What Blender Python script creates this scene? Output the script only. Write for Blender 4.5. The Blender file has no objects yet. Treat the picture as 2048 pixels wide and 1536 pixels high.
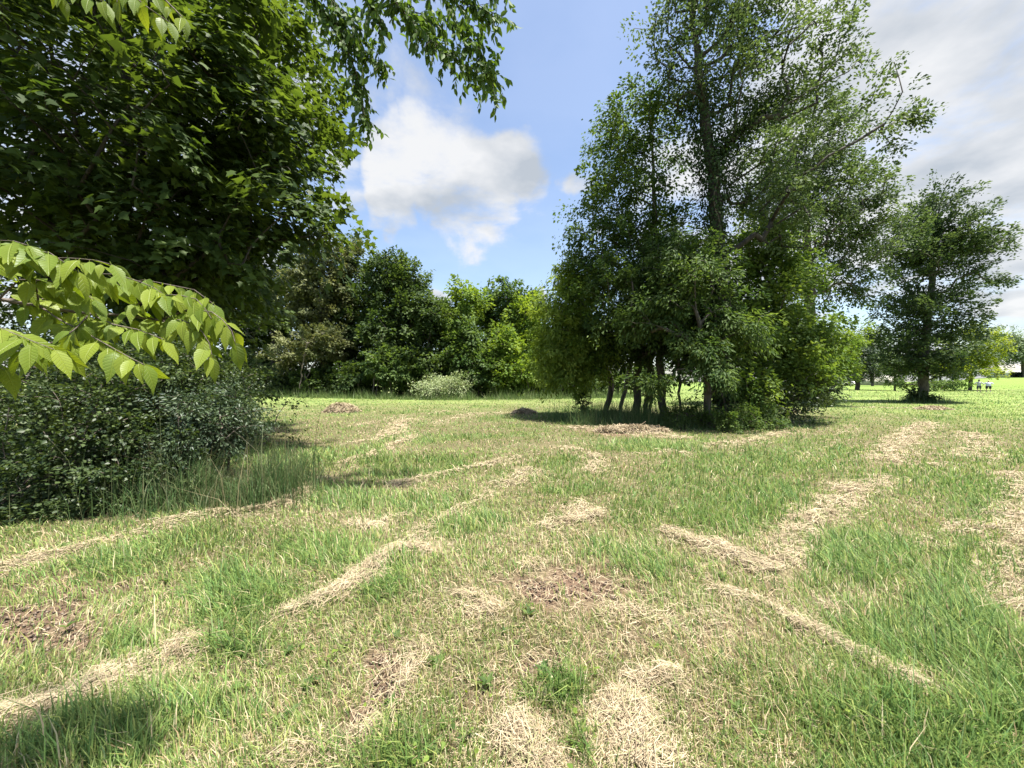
import bpy, math, random
import numpy as np
from mathutils import Vector

# ------------------------------------------------------------------ camera, sky, sun, exposure
SC = bpy.context.scene
COL = SC.collection
F, CX, HZ, CH = 769.0, 1024.0, 762.0, 1.6           # photo: focal length in px, centre, horizon row, eye height
cam_d = bpy.data.cameras.new('camera')
cam_d.sensor_width = 36.0
cam_d.lens = 36.0 * F / 2048.0
cam_d.clip_start, cam_d.clip_end = 0.05, 3000.0
cam = bpy.data.objects.new('camera', cam_d)
cam.location = (0, 0, CH)
cam.rotation_euler = (math.radians(90 - 0.45), 0, 0)
COL.objects.link(cam)
SC.camera = cam

SUN_EL, SUN_AZ = math.radians(75), math.radians(114)  # azimuth measured from +Y towards +X
SKY_STRENGTH, SUN_STRENGTH, EXPOSURE = 0.084, 5.0, 1.66
sun_d = bpy.data.lights.new('sun', 'SUN')
sun_d.energy = SUN_STRENGTH
sun_d.angle = math.radians(2.0)
sun_d.color = (1.0, 0.955, 0.88)
sun = bpy.data.objects.new('sun', sun_d)
to_sun = Vector((math.sin(SUN_AZ) * math.cos(SUN_EL), math.cos(SUN_AZ) * math.cos(SUN_EL), math.sin(SUN_EL)))
sun.rotation_euler = to_sun.to_track_quat('Z', 'Y').to_euler()
sun.location = (0, 0, 40)
COL.objects.link(sun)

SC.view_settings.view_transform = 'Standard'
SC.view_settings.look = 'None'
SC.view_settings.gamma = 1.0
SC.view_settings.use_curve_mapping = False
SC.view_settings.exposure = EXPOSURE
SC.render.engine = 'CYCLES'
cy = SC.cycles
cy.max_bounces = 7
cy.diffuse_bounces = 4
cy.glossy_bounces = 2
cy.transmission_bounces = 5
cy.transparent_max_bounces = 4
cy.sample_clamp_indirect = 6.0
cy.caustics_reflective = False
cy.caustics_refractive = False
cy.use_denoising = True
try:
    cy.denoiser = 'OPENIMAGEDENOISE'
except Exception:
    pass


def pdir(px, py):
    v = np.array([(px - CX) / F, 1.0, (HZ - py) / F])
    return v / np.linalg.norm(v)


def build_world():
    w = bpy.data.worlds.new('World')
    SC.world = w
    w.use_nodes = True
    nt = w.node_tree
    nt.nodes.clear()
    N, L = nt.nodes.new, nt.links.new

    def math_(op, a, b=None, clamp=False):
        n = N('ShaderNodeMath'); n.operation = op; n.use_clamp = clamp
        for i, v in enumerate((a, b)):
            if v is None: continue
            if isinstance(v, (int, float)): n.inputs[i].default_value = v
            else: L(v, n.inputs[i])
        return n.outputs[0]

    out = N('ShaderNodeOutputWorld')
    sky = N('ShaderNodeTexSky')
    sky.sky_type = 'NISHITA'
    sky.sun_disc = False
    sky.sun_elevation = SUN_EL
    sky.sun_rotation = SUN_AZ
    sky.altitude = 200
    sky.air_density = 1.0
    sky.dust_density = 1.6
    sky.ozone_density = 1.2
    bg1 = N('ShaderNodeBackground'); bg1.inputs[1].default_value = SKY_STRENGTH
    L(sky.outputs[0], bg1.inputs[0])
    tc = N('ShaderNodeTexCoord')
    d = tc.outputs['Generated']
    sep = N('ShaderNodeSeparateXYZ'); L(d, sep.inputs[0])
    zc = math_('MAXIMUM', math_('ADD', sep.outputs[2], 0.22), 0.05)
    inv = math_('DIVIDE', 1.0, zc)
    pl = N('ShaderNodeVectorMath'); pl.operation = 'SCALE'
    L(d, pl.inputs[0]); L(inv, pl.inputs['Scale'])
    n1 = N('ShaderNodeTexNoise'); n1.inputs['Scale'].default_value = 2.6
    n1.inputs['Detail'].default_value = 9; n1.inputs['Roughness'].default_value = 0.6
    n1.inputs['Distortion'].default_value = 0.25
    L(pl.outputs[0], n1.inputs['Vector'])
    n2 = N('ShaderNodeTexNoise'); n2.inputs['Scale'].default_value = 3.4
    n2.inputs['Detail'].default_value = 6; n2.inputs['Roughness'].default_value = 0.5
    mp = N('ShaderNodeVectorMath'); mp.operation = 'ADD'; mp.inputs[1].default_value = (3.1, 7.7, 1.3)
    L(pl.outputs[0], mp.inputs[0]); L(mp.outputs[0], n2.inputs['Vector'])
    blobs = [(905, 300, .20, 1.0), (1000, 310, .15, 1.0), (815, 330, .14, 1.0), (965, 430, .12, .95), (795, 420, .08, .85),
             (1050, 380, .09, .7), (870, 170, .13, .62), (700, 230, .14, .62), (640, 60, .3, .5), (1150, 400, .07, .8), (885, 575, .05, 1.1), (1060, 585, .06, .9),
             (2000, 120, .50, 1.15), (1700, 70, .26, 1.2), (1860, 330, .32, 1.05), (2020, 560, .13, .7), (1980, 650, .16, 1.05),
             (1480, 560, .30, 1.0), (1330, 330, .16, .8), (300, 350, .50, .9)]
    wn = N('ShaderNodeTexNoise'); wn.inputs['Scale'].default_value = 6.0; wn.inputs['Detail'].default_value = 5
    L(d, wn.inputs['Vector'])
    ws = N('ShaderNodeVectorMath'); ws.operation = 'SUBTRACT'; L(wn.outputs['Color'], ws.inputs[0]); ws.inputs[1].default_value = (.5, .5, .5)
    wm = N('ShaderNodeVectorMath'); wm.operation = 'SCALE'; L(ws.outputs[0], wm.inputs[0]); wm.inputs['Scale'].default_value = 0.36
    wd = N('ShaderNodeVectorMath'); wd.operation = 'ADD'; L(d, wd.inputs[0]); L(wm.outputs[0], wd.inputs[1])
    acc = None
    for px, py, r, a in blobs:
        vd = N('ShaderNodeVectorMath'); vd.operation = 'DISTANCE'
        L(wd.outputs[0], vd.inputs[0]); vd.inputs[1].default_value = tuple(pdir(px, py))
        mr = N('ShaderNodeMapRange'); mr.interpolation_type = 'SMOOTHERSTEP'
        mr.inputs['From Min'].default_value = r * 1.15; mr.inputs['From Max'].default_value = r * 0.25
        mr.inputs['To Min'].default_value = 0.0; mr.inputs['To Max'].default_value = a
        L(vd.outputs['Value'], mr.inputs['Value'])
        acc = mr.outputs[0] if acc is None else math_('MAXIMUM', acc, mr.outputs[0])
    dens = math_('ADD', math_('MULTIPLY', math_('SUBTRACT', n1.outputs['Fac'], 0.5), 3.2), math_('SUBTRACT', acc, 0.52))
    al = N('ShaderNodeMapRange'); al.interpolation_type = 'SMOOTHSTEP'
    al.inputs['From Min'].default_value = -0.22; al.inputs['From Max'].default_value = 0.60
    L(dens, al.inputs['Value'])
    # brightness inside the clouds: thick parts greyer
    shade = N('ShaderNodeMapRange')
    shade.inputs['From Min'].default_value = 0.34; shade.inputs['From Max'].default_value = 0.58
    shade.inputs['To Min'].default_value = 0.0; shade.inputs['To Max'].default_value = 1.0
    L(n2.outputs['Fac'], shade.inputs['Value'])
    mix = N('ShaderNodeMix'); mix.data_type = 'RGBA'
    mix.inputs['A'].default_value = (0.58, 0.63, 0.69, 1); mix.inputs['B'].default_value = (1.0, 1.0, 1.0, 1)
    L(shade.outputs[0], mix.inputs['Factor'])
    bg2 = N('ShaderNodeBackground'); bg2.inputs[1].default_value = 0.30
    L(mix.outputs['Result'], bg2.inputs[0])
    ms = N('ShaderNodeMixShader')
    L(math_('ADD', math_('MULTIPLY', al.outputs[0], 0.83), 0.11), ms.inputs[0])
    L(bg1.outputs[0], ms.inputs[1]); L(bg2.outputs[0], ms.inputs[2])
    L(ms.outputs[0], out.inputs[0])


build_world()

# ------------------------------------------------------------------ helpers
RNG = np.random.default_rng(11)


def W(px, py, Y):
    return np.array([(px - CX) / F * Y, Y, CH + (HZ - py) / F * Y])


def G(px, py):
    Y = CH * F / (py - HZ)
    return np.array([(px - CX) / F * Y, Y])


def sstep(a, b, x):
    t = np.clip((x - a) / (b - a), 0, 1)
    return t * t * (3 - 2 * t)


def _hash(ix, iy, seed):
    h = np.sin(ix * 127.1 + iy * 311.7 + seed * 74.7) * 43758.5453
    return h - np.floor(h)


def vnoise(x, y, seed=0):
    ix, iy = np.floor(x), np.floor(y)
    fx, fy = x - ix, y - iy
    fx = fx * fx * (3 - 2 * fx); fy = fy * fy * (3 - 2 * fy)
    a, b = _hash(ix, iy, seed), _hash(ix + 1, iy, seed)
    c, d = _hash(ix, iy + 1, seed), _hash(ix + 1, iy + 1, seed)
    return (a * (1 - fx) + b * fx) * (1 - fy) + (c * (1 - fx) + d * fx) * fy


def fbm(x, y, seed=0, oct=4):
    s, a, t = 0, 0.5, 0
    for k in range(oct):
        s = s + a * vnoise(x * 2 ** k, y * 2 ** k, seed + k * 13); t += a; a *= 0.5
    return s / t


def norm(v):
    return v / np.maximum(np.linalg.norm(v, axis=-1, keepdims=True), 1e-9)


def make_mesh(name, verts, faces, attrs=None, smooth=False):
    """faces: list of int arrays (m,k)."""
    me = bpy.data.meshes.new(name)
    verts = np.asarray(verts, dtype=np.float32)
    me.vertices.add(len(verts))
    me.vertices.foreach_set('co', verts.ravel())
    faces = [np.asarray(f, dtype=np.int32) for f in faces if len(f)]
    loops = np.concatenate([f.ravel() for f in faces])
    tot = np.concatenate([np.full(len(f), f.shape[1], dtype=np.int32) for f in faces])
    st = np.concatenate([[0], np.cumsum(tot)[:-1]]).astype(np.int32)
    me.loops.add(len(loops))
    me.loops.foreach_set('vertex_index', loops)
    me.polygons.add(len(tot))
    me.polygons.foreach_set('loop_start', st)
    me.polygons.foreach_set('loop_total', tot)
    if smooth:
        me.polygons.foreach_set('use_smooth', np.ones(len(tot), dtype=bool))
    for k, v in (attrs or {}).items():
        v = np.asarray(v, dtype=np.float32)
        if v.ndim == 1:
            a = me.attributes.new(k, 'FLOAT', 'POINT'); a.data.foreach_set('value', v)
        else:
            a = me.attributes.new(k, 'FLOAT_COLOR', 'POINT')
            if v.shape[1] == 3: v = np.concatenate([v, np.ones((len(v), 1), np.float32)], 1)
            a.data.foreach_set('color', v.ravel())
    me.update(calc_edges=True)
    return me


def link(name, me, mat=None, parent=None, loc=None):
    o = bpy.data.objects.new(name, me)
    COL.objects.link(o)
    if mat is not None and me is not None and not me.materials:
        me.materials.append(mat)
    if parent is not None: o.parent = parent
    if loc is not None: o.location = loc
    return o


def tag(o, label=None, cat=None, group=None, kind=None):
    if label: o['label'] = label
    if cat: o['category'] = cat
    if group: o['group'] = group
    if kind: o['kind'] = kind
    return o


def thing(name, label, cat, loc, group=None):
    o = bpy.data.objects.new(name, None)
    o.empty_display_size = 0.2
    COL.objects.link(o)
    o.location = loc
    return tag(o, label, cat, group)


# ------------------------------------------------------------------ materials
def new_mat(name):
    m = bpy.data.materials.new(name)
    m.use_nodes = True
    nt = m.node_tree
    nt.nodes.clear()
    return m, nt, nt.nodes.new, nt.links.new


def leaf_mat(name, dark, light, trans, tamt=0.42, rough=0.55, spec=0.13, rand=False, veins=False):
    m, nt, N, L = new_mat(name)
    out = N('ShaderNodeOutputMaterial')
    if rand:
        oi = N('ShaderNodeObjectInfo'); fac = oi.outputs['Random']
    else:
        at = N('ShaderNodeAttribute'); at.attribute_name = 'tint'; fac = at.outputs['Fac']
    mx = N('ShaderNodeMix'); mx.data_type = 'RGBA'
    mx.inputs['A'].default_value = (*dark, 1); mx.inputs['B'].default_value = (*light, 1)
    L(fac, mx.inputs['Factor'])
    pb = N('ShaderNodeBsdfPrincipled')
    pb.inputs['Roughness'].default_value = rough
    pb.inputs['Specular IOR Level'].default_value = spec
    tr = N('ShaderNodeBsdfTranslucent')
    tm = N('ShaderNodeMix'); tm.data_type = 'RGBA'; tm.blend_type = 'MULTIPLY'; tm.inputs['Factor'].default_value = 1.0
    tm.inputs['B'].default_value = (*trans, 1)
    col = mx.outputs['Result']
    if veins:
        tc = N('ShaderNodeTexCoord')
        sp = N('ShaderNodeSeparateXYZ'); L(tc.outputs['Object'], sp.inputs[0])
        ab = N('ShaderNodeMath'); ab.operation = 'ABSOLUTE'; L(sp.outputs[1], ab.inputs[0])
        k = N('ShaderNodeMath'); k.operation = 'MULTIPLY_ADD'; L(ab.outputs[0], k.inputs[0]); k.inputs[1].default_value = -0.9
        L(sp.outputs[0], k.inputs[2])
        s = N('ShaderNodeMath'); s.operation = 'MULTIPLY'; L(k.outputs[0], s.inputs[0]); s.inputs[1].default_value = 58.0
        sn = N('ShaderNodeMath'); sn.operation = 'SINE'; L(s.outputs[0], sn.inputs[0])
        mr = N('ShaderNodeMapRange'); mr.inputs['From Min'].default_value = 0.72; mr.inputs['From Max'].default_value = 1.0
        L(sn.outputs[0], mr.inputs['Value'])
        mid = N('ShaderNodeMapRange'); mid.inputs['From Min'].default_value = 0.022; mid.inputs['From Max'].default_value = 0.006
        L(ab.outputs[0], mid.inputs['Value'])
        mxx = N('ShaderNodeMath'); mxx.operation = 'MAXIMUM'; L(mr.outputs[0], mxx.inputs[0]); L(mid.outputs[0], mxx.inputs[1])
        vm = N('ShaderNodeMix'); vm.data_type = 'RGBA'
        sc = N('ShaderNodeMath'); sc.operation = 'MULTIPLY'; L(mxx.outputs[0], sc.inputs[0]); sc.inputs[1].default_value = 0.22
        L(sc.outputs[0], vm.inputs['Factor']); L(col, vm.inputs['A'])
        vm.inputs['B'].default_value = (min(1, light[0] * 1.5), min(1, light[1] * 1.35), light[2] * 1.8, 1)
        col = vm.outputs['Result']
        bp = N('ShaderNodeBump'); bp.inputs['Strength'].default_value = 0.5; bp.inputs['Distance'].default_value = 0.004
        L(mxx.outputs[0], bp.inputs['Height']); bp.invert = True
        L(bp.outputs[0], pb.inputs['Normal']); L(bp.outputs[0], tr.inputs['Normal'])
    L(col, pb.inputs['Base Color'])
    L(col, tm.inputs['A']); L(tm.outputs['Result'], tr.inputs['Color'])
    ms = N('ShaderNodeMixShader'); ms.inputs[0].default_value = tamt
    L(pb.outputs[0], ms.inputs[1]); L(tr.outputs[0], ms.inputs[2]); L(ms.outputs[0], out.inputs[0])
    return m


def blade_mat(name, tamt=0.3, rough=0.55):
    m, nt, N, L = new_mat(name)
    out = N('ShaderNodeOutputMaterial')
    at = N('ShaderNodeAttribute'); at.attribute_name = 'col'
    pb = N('ShaderNodeBsdfPrincipled'); pb.inputs['Roughness'].default_value = rough
    pb.inputs['Specular IOR Level'].default_value = 0.3
    tr = N('ShaderNodeBsdfTranslucent')
    L(at.outputs['Color'], pb.inputs['Base Color']); L(at.outputs['Color'], tr.inputs['Color'])
    ms = N('ShaderNodeMixShader'); ms.inputs[0].default_value = tamt
    L(pb.outputs[0], ms.inputs[1]); L(tr.outputs[0], ms.inputs[2]); L(ms.outputs[0], out.inputs[0])
    return m


def bark_mat(name, a, b, scale=14):
    m, nt, N, L = new_mat(name)
    out = N('ShaderNodeOutputMaterial')
    pb = N('ShaderNodeBsdfPrincipled'); pb.inputs['Roughness'].default_value = 0.9
    tc = N('ShaderNodeTexCoord')
    mp = N('ShaderNodeMapping'); mp.inputs['Scale'].default_value = (1, 1, 0.22); L(tc.outputs['Object'], mp.inputs[0])
    n = N('ShaderNodeTexNoise'); n.inputs['Scale'].default_value = scale; n.inputs['Detail'].default_value = 6
    n.inputs['Roughness'].default_value = 0.65; L(mp.outputs[0], n.inputs['Vector'])
    r = N('ShaderNodeMix'); r.data_type = 'RGBA'; r.inputs['A'].default_value = (*a, 1); r.inputs['B'].default_value = (*b, 1)
    mr = N('ShaderNodeMapRange'); mr.inputs['From Min'].default_value = 0.35; mr.inputs['From Max'].default_value = 0.65
    L(n.outputs['Fac'], mr.inputs['Value']); L(mr.outputs[0], r.inputs['Factor']); L(r.outputs['Result'], pb.inputs['Base Color'])
    bp = N('ShaderNodeBump'); bp.inputs['Strength'].default_value = 0.8; bp.inputs['Distance'].default_value = 0.03
    L(n.outputs['Fac'], bp.inputs['Height']); L(bp.outputs[0], pb.inputs['Normal'])
    L(pb.outputs[0], out.inputs[0])
    return m


def plain_mat(name, c, rough=0.8, noise=0.15, scale=20):
    m, nt, N, L = new_mat(name)
    out = N('ShaderNodeOutputMaterial')
    pb = N('ShaderNodeBsdfPrincipled'); pb.inputs['Roughness'].default_value = rough
    n = N('ShaderNodeTexNoise'); n.inputs['Scale'].default_value = scale; n.inputs['Detail'].default_value = 4
    tc = N('ShaderNodeTexCoord'); L(tc.outputs['Object'], n.inputs['Vector'])
    r = N('ShaderNodeMix'); r.data_type = 'RGBA'
    r.inputs['A'].default_value = (*[v * (1 - noise) for v in c], 1); r.inputs['B'].default_value = (*[min(1, v * (1 + noise)) for v in c], 1)
    L(n.outputs['Fac'], r.inputs['Factor']); L(r.outputs['Result'], pb.inputs['Base Color']); L(pb.outputs[0], out.inputs[0])
    return m


def ground_mat():
    m, nt, N, L = new_mat('field_soil')
    out = N('ShaderNodeOutputMaterial')
    pb = N('ShaderNodeBsdfPrincipled'); pb.inputs['Roughness'].default_value = 0.95
    pb.inputs['Specular IOR Level'].default_value = 0.1
    at = N('ShaderNodeAttribute'); at.attribute_name = 'col'
    tc = N('ShaderNodeTexCoord')
    n = N('ShaderNodeTexNoise'); n.inputs['Scale'].default_value = 34; n.inputs['Detail'].default_value = 8
    n.inputs['Roughness'].default_value = 0.7; L(tc.outputs['Object'], n.inputs['Vector'])
    mr = N('ShaderNodeMapRange'); mr.inputs['From Min'].default_value = 0.3; mr.inputs['From Max'].default_value = 0.7
    mr.inputs['To Min'].default_value = 0.6; mr.inputs['To Max'].default_value = 1.4
    L(n.outputs['Fac'], mr.inputs['Value'])
    mx = N('ShaderNodeVectorMath'); mx.operation = 'SCALE'
    L(at.outputs['Color'], mx.inputs[0]); L(mr.outputs[0], mx.inputs['Scale'])
    L(mx.outputs[0], pb.inputs['Base Color'])
    bp = N('ShaderNodeBump'); bp.inputs['Strength'].default_value = 0.9; bp.inputs['Distance'].default_value = 0.03
    L(n.outputs['Fac'], bp.inputs['Height']); L(bp.outputs[0], pb.inputs['Normal'])
    L(pb.outputs[0], out.inputs[0])
    return m


M_SOIL = ground_mat()
M_BLADE = blade_mat('grass_blades', 0.42, 0.55)
M_STRAW = blade_mat('dry_straw', 0.15, 0.7)
M_BARK = bark_mat('grey_brown_bark', (0.035, 0.028, 0.022), (0.12, 0.10, 0.08))
M_BARK_DARK = bark_mat('dark_bark', (0.02, 0.016, 0.013), (0.065, 0.055, 0.044))
M_BARK_PALE = bark_mat('pale_bark', (0.16, 0.14, 0.12), (0.34, 0.31, 0.27))
M_TWIG = bark_mat('twig_bark', (0.06, 0.045, 0.035), (0.16, 0.13, 0.10), 40)
M_MAPLE = leaf_mat('maple_leaf', (0.030, 0.056, 0.014), (0.085, 0.13, 0.028), (1.5, 1.4, 0.5), 0.42, 0.55, 0.2)
M_HACK = leaf_mat('broad_leaf', (0.105, 0.165, 0.02), (0.205, 0.26, 0.032), (1.5, 1.4, 0.45), 0.46, 0.45, 0.25, rand=True, veins=True)
M_HACKM = leaf_mat('broad_leaf_mass', (0.05, 0.10, 0.025), (0.12, 0.19, 0.04), (1.3, 1.25, 0.5), 0.40)
M_TALL = leaf_mat('elm_leaf', (0.046, 0.078, 0.03), (0.125, 0.17, 0.068), (1.25, 1.25, 0.7), 0.40)
M_ASH = leaf_mat('ash_leaf', (0.075, 0.135, 0.03), (0.175, 0.245, 0.06), (1.25, 1.2, 0.5), 0.46)
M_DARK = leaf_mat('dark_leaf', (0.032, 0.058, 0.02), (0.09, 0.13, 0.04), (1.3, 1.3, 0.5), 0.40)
M_MID = leaf_mat('mid_leaf', (0.046, 0.088, 0.025), (0.13, 0.185, 0.052), (1.25, 1.25, 0.55), 0.44)
M_BRIGHT = leaf_mat('bright_leaf', (0.10, 0.17, 0.03), (0.22, 0.30, 0.06), (1.35, 1.25, 0.45), 0.48)
M_YELLOW = leaf_mat('yellow_green_leaf', (0.15, 0.22, 0.02), (0.34, 0.40, 0.045), (1.2, 1.1, 0.4), 0.45)
M_OLIVE = leaf_mat('olive_leaf', (0.07, 0.088, 0.034), (0.19, 0.20, 0.09), (1.2, 1.15, 0.7), 0.36)
M_SHRUB = leaf_mat('shrub_leaf', (0.022, 0.042, 0.016), (0.09, 0.125, 0.04), (1.2, 1.2, 0.5), 0.34, 0.45, 0.3)
M_BLUE = leaf_mat('blue_green_leaf', (0.028, 0.052, 0.028), (0.085, 0.12, 0.055), (1.2, 1.2, 0.6), 0.30, 0.45, 0.3)
M_BLOSSOM = leaf_mat('pale_shrub_leaf', (0.17, 0.23, 0.09), (0.45, 0.49, 0.29), (1.1, 1.1, 0.8), 0.3)
M_WIND = leaf_mat('windswept_leaf', (0.034, 0.062, 0.028), (0.10, 0.14, 0.06), (1.2, 1.2, 0.6), 0.36)
M_SUNNY = leaf_mat('sunlit_ash_leaf', (0.11, 0.18, 0.03), (0.235, 0.30, 0.06), (1.25, 1.2, 0.5), 0.5)  # lighter than the other ash: sunlit look put into the colour of a shaded crown
M_FAR_HAZED = leaf_mat('hazed_far_leaf', (0.12, 0.17, 0.10), (0.24, 0.30, 0.17), (1.1, 1.1, 0.7), 0.35)  # pale grey-green: distance haze put into the leaf colour
M_IVY = leaf_mat('ivy_leaf', (0.022, 0.045, 0.014), (0.07, 0.105, 0.03), (1.2, 1.2, 0.5), 0.28)

# ------------------------------------------------------------------ layout of the field
HAY = [  # photo polyline of raked hay -> ground points, half width in metres, strength
    ([(-60, 1150), (60, 1122), (150, 1104), (240, 1082), (330, 1048), (400, 1032), (480, 1028)], .16, .8),
    ([(480, 1028), (545, 1016), (600, 985), (655, 958)], .26, 1.0),
    ([(680, 930), (735, 912), (765, 900), (800, 885), (830, 872)], .22, .9),
    ([(700, 888), (760, 876), (800, 846)], .25, .7),
    ([(800, 858), (780, 872), (805, 845), (815, 838)], .5, .8),
    ([(860, 850), (900, 838), (940, 828), (1050, 825)], .5, .5),
    ([(690, 855), (760, 842), (800, 832), (900, 822)], .35, .5),
    ([(-80, 1470), (60, 1430), (200, 1395)], .12, .9),
    ([(180, 1400), (290, 1345), (390, 1295)], .20, 1.0),
    ([(400, 1305), (500, 1262), (600, 1225)], .06, .7),
    ([(580, 1238), (660, 1200), (730, 1160)], .15, 1.0),
    ([(730, 1160), (780, 1112), (850, 1098)], .22, 1.0),
    ([(820, 1080), (900, 1035), (960, 1000), (1000, 975)], .12, .7),
    ([(1000, 972), (1050, 950), (1055, 940)], .24, .95),
    ([(780, 978), (860, 955), (920, 943), (990, 925), (1040, 915)], .18, .85),
    ([(690, 1050), (740, 1060), (770, 1040), (820, 1030)], .14, .7),
    ([(1090, 1065), (1160, 1045), (1200, 1030)], .22, .95),
    ([(1150, 1040), (1165, 1005)], .18, .8),
    ([(1180, 950), (1200, 930), (1175, 905), (1120, 895)], .3, .65),
    ([(1560, 1130), (1600, 1085), (1640, 1045)], .2, .95),
    ([(1625, 1050), (1665, 1010), (1705, 980), (1780, 957)], .3, 1.0),
    ([(1770, 925), (1800, 890), (1825, 865), (1855, 846)], .42, .95),
    ([(1780, 925), (1850, 932), (1920, 930)], .2, .6),
    ([(1320, 1065), (1380, 1085), (1440, 1100), (1500, 1130), (1550, 1150)], .22, .9),
    ([(1420, 1185), (1500, 1205), (1580, 1245), (1680, 1290), (1760, 1335), (1850, 1385)], .10, .8),
    ([(2035, 950), (2045, 1020), (2060, 1130), (2090, 1250)], .26, 1.0),
    ([(1940, 865), (1960, 890), (1985, 920)], .35, .7),
    ([(1940, 900), (1900, 915)], .4, .5),
    ([(1030, 1455), (1050, 1500), (1060, 1560)], .13, 1.0),
    ([(1240, 1410), (1270, 1460), (1290, 1560)], .15, 1.0),
    ([(1270, 1385), (1350, 1365)], .12, .9),
    ([(905, 1195), (960, 1215), (990, 1235)], .12, .6),
    ([(1050, 1130), (1075, 1145)], .12, .6),
    ([(1140, 855), (1230, 858), (1330, 872), (1360, 880)], .55, .9),
    ([(1425, 893), (1500, 883), (1570, 866)], .35, .8),
    ([(1250, 915), (1340, 900), (1400, 912)], .15, .5),
    ([(1210, 1240), (1300, 1235), (1400, 1240), (1450, 1250)], .25, .35),
    ([(1700, 815), (1880, 817)], .6, .6),
    ([(1560, 830), (1610, 822)], .6, .7),
    ([(1600, 920), (1660, 880), (1710, 850)], .3, .35),
    ([(1640, 1215), (1700, 1230)], .1, .5),
    ([(1800, 1075), (1860, 1090), (1920, 1060), (1950, 1050)], .15, .5),
    ([(180, 1230), (300, 1215), (380, 1190)], .08, .6),
    ([(700, 1480), (780, 1420), (840, 1330), (850, 1290)], .12, .5),
    ([(560, 1560), (660, 1490)], .15, .6),
]
SEGS = []
for pts, w, s in HAY:
    g = [G(x, y) for x, y in pts]
    for a, b in zip(g[:-1], g[1:]):
        SEGS.append((a, b, w, s))
LUSH = [(480, 1200, 130, 60, 1), (640, 1110, 110, 45, .8), (110, 1490, 200, 60, 1), (330, 1440, 150, 40, .8), (880, 1010, 130, 25, .7), (690, 1000, 110, 25, .8),
        (790, 945, 90, 18, .7), (1720, 1120, 140, 55, 1), (1960, 1220, 140, 130, 1), (1900, 1450, 220, 110, .9), (1430, 1035, 130, 50, .9),
        (1130, 1385, 75, 42, 1.2), (1190, 1500, 40, 40, 1.1), (1560, 1000, 70, 40, .9), (1480, 930, 160, 35, .7), (770, 1180, 60, 35, .8), (930, 1050, 90, 28, .8),
        (1280, 1030, 70, 40, .7), (1620, 920, 120, 30, .6), (1840, 960, 160, 30, .5), (450, 1290, 90, 40, 1), (250, 1310, 70, 40, .8), (760, 1510, 120, 60, .6), (1100, 950, 100, 20, .6),
        (1330, 890, 160, 14, 1), (1150, 830, 90, 14, .9), (1650, 1400, 120, 60, .4), (1500, 1340, 90, 50, .4), (1960, 1000, 60, 60, .8), (560, 920, 140, 30, .6)]
DIRT = [(1140, 1170, 140, 50, 1), (1190, 1200, 110, 45, .7), (780, 1370, 60, 75, 1), (720, 1440, 65, 65, 1), (60, 1260, 190, 75, .9), (70, 1180, 240, 45, .6), (1080, 1330, 60, 30, .8), (1250, 862, 110, 10, .8),
        (940, 1230, 40, 20, .5), (1880, 1345, 60, 25, .6), (1400, 1440, 80, 50, .4), (1240, 1290, 90, 40, .45), (960, 1400, 60, 40, .5), (1500, 1140, 60, 20, .5), (1450, 1300, 120, 60, .4)]


def to_px(x, y):
    return CX + F * x / y, HZ + F * CH / y


def field_maps(x, y):
    yy = np.maximum(y, 0.4)
    px, py = to_px(x, yy)
    wob = fbm(x * 5, y * 5, 3) - .5
    wob2 = fbm(x * 16, y * 16, 5, 3) - .5
    hay = np.zeros_like(x)
    wmod = .28 + 1.15 * fbm(x * 2.3 + 9, y * 2.3, 15, 3)
    patch = .22 + .78 * sstep(.38, .56, fbm(x * 4.1, y * 4.1 + 3, 19, 3))
    jx = x + .16 * (fbm(x * 2.8, y * 2.8, 23, 2) - .5) * 2; jy = y + .16 * (fbm(x * 2.8, y * 2.8, 29, 2) - .5) * 2
    for a, b, w, s in SEGS:
        d = b - a
        t = np.clip(((jx - a[0]) * d[0] + (jy - a[1]) * d[1]) / (d @ d + 1e-9), 0, 1)
        dist = np.hypot(jx - a[0] - t * d[0], jy - a[1] - t * d[1])
        v = s * patch * sstep(1.2, .2, (dist / ((w + .04) * wmod * 1.2)) + wob * 1.5 + wob2 * 1.6)
        hay = np.maximum(hay, v)
    lush = np.zeros_like(x); dirt = np.zeros_like(x)
    for cx, cy, rx, ry, s in LUSH:
        q = np.hypot((px - cx) / rx, (py - cy) / ry) + wob * 1.1 + wob2 * .4
        lush = np.maximum(lush, s * sstep(1.3, .5, q))
    for cx, cy, rx, ry, s in DIRT:
        q = np.hypot((px - cx) / rx, (py - cy) / ry) + wob * 1.3 + wob2 * .8
        dirt = np.maximum(dirt, s * sstep(1.2, .45, q))
    gen = fbm(x * .9 + 4, y * .9, 21)
    lush = np.clip(np.maximum(lush, .75 * sstep(.56, .70, gen)), 0, 1.2)
    dry = sstep(.52, .30, gen) * .55 + sstep(.5, .7, fbm(x * 2.5, y * 2.5, 33)) * .35
    thin = sstep(9, 2.5, yy) * .6 * sstep(2.2, 0.2, np.abs(px - 1230) / 250.)
    dry = np.clip(dry + thin, 0, 1)
    return hay, lush * (1 - .85 * hay), dirt * (1 - .6 * hay), dry


def gz(x, y):
    r = np.maximum(y, .1)
    z = 2.75 * sstep(60, 118, y) * sstep(.98, 1.28, x / r)
    z = z + .9 * sstep(30, 62, y) * sstep(-.25, -.75, x / r)
    near = sstep(30, 8, np.hypot(x, y))
    z = z + near * .07 * (fbm(x * 1.3, y * 1.3, 7) - .5) + near * .03 * (fbm(x * 6, y * 6, 9) - .5)
    return z


def gz1(x, y):
    return float(gz(np.array([float(x)]), np.array([float(y)]))[0])


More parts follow.
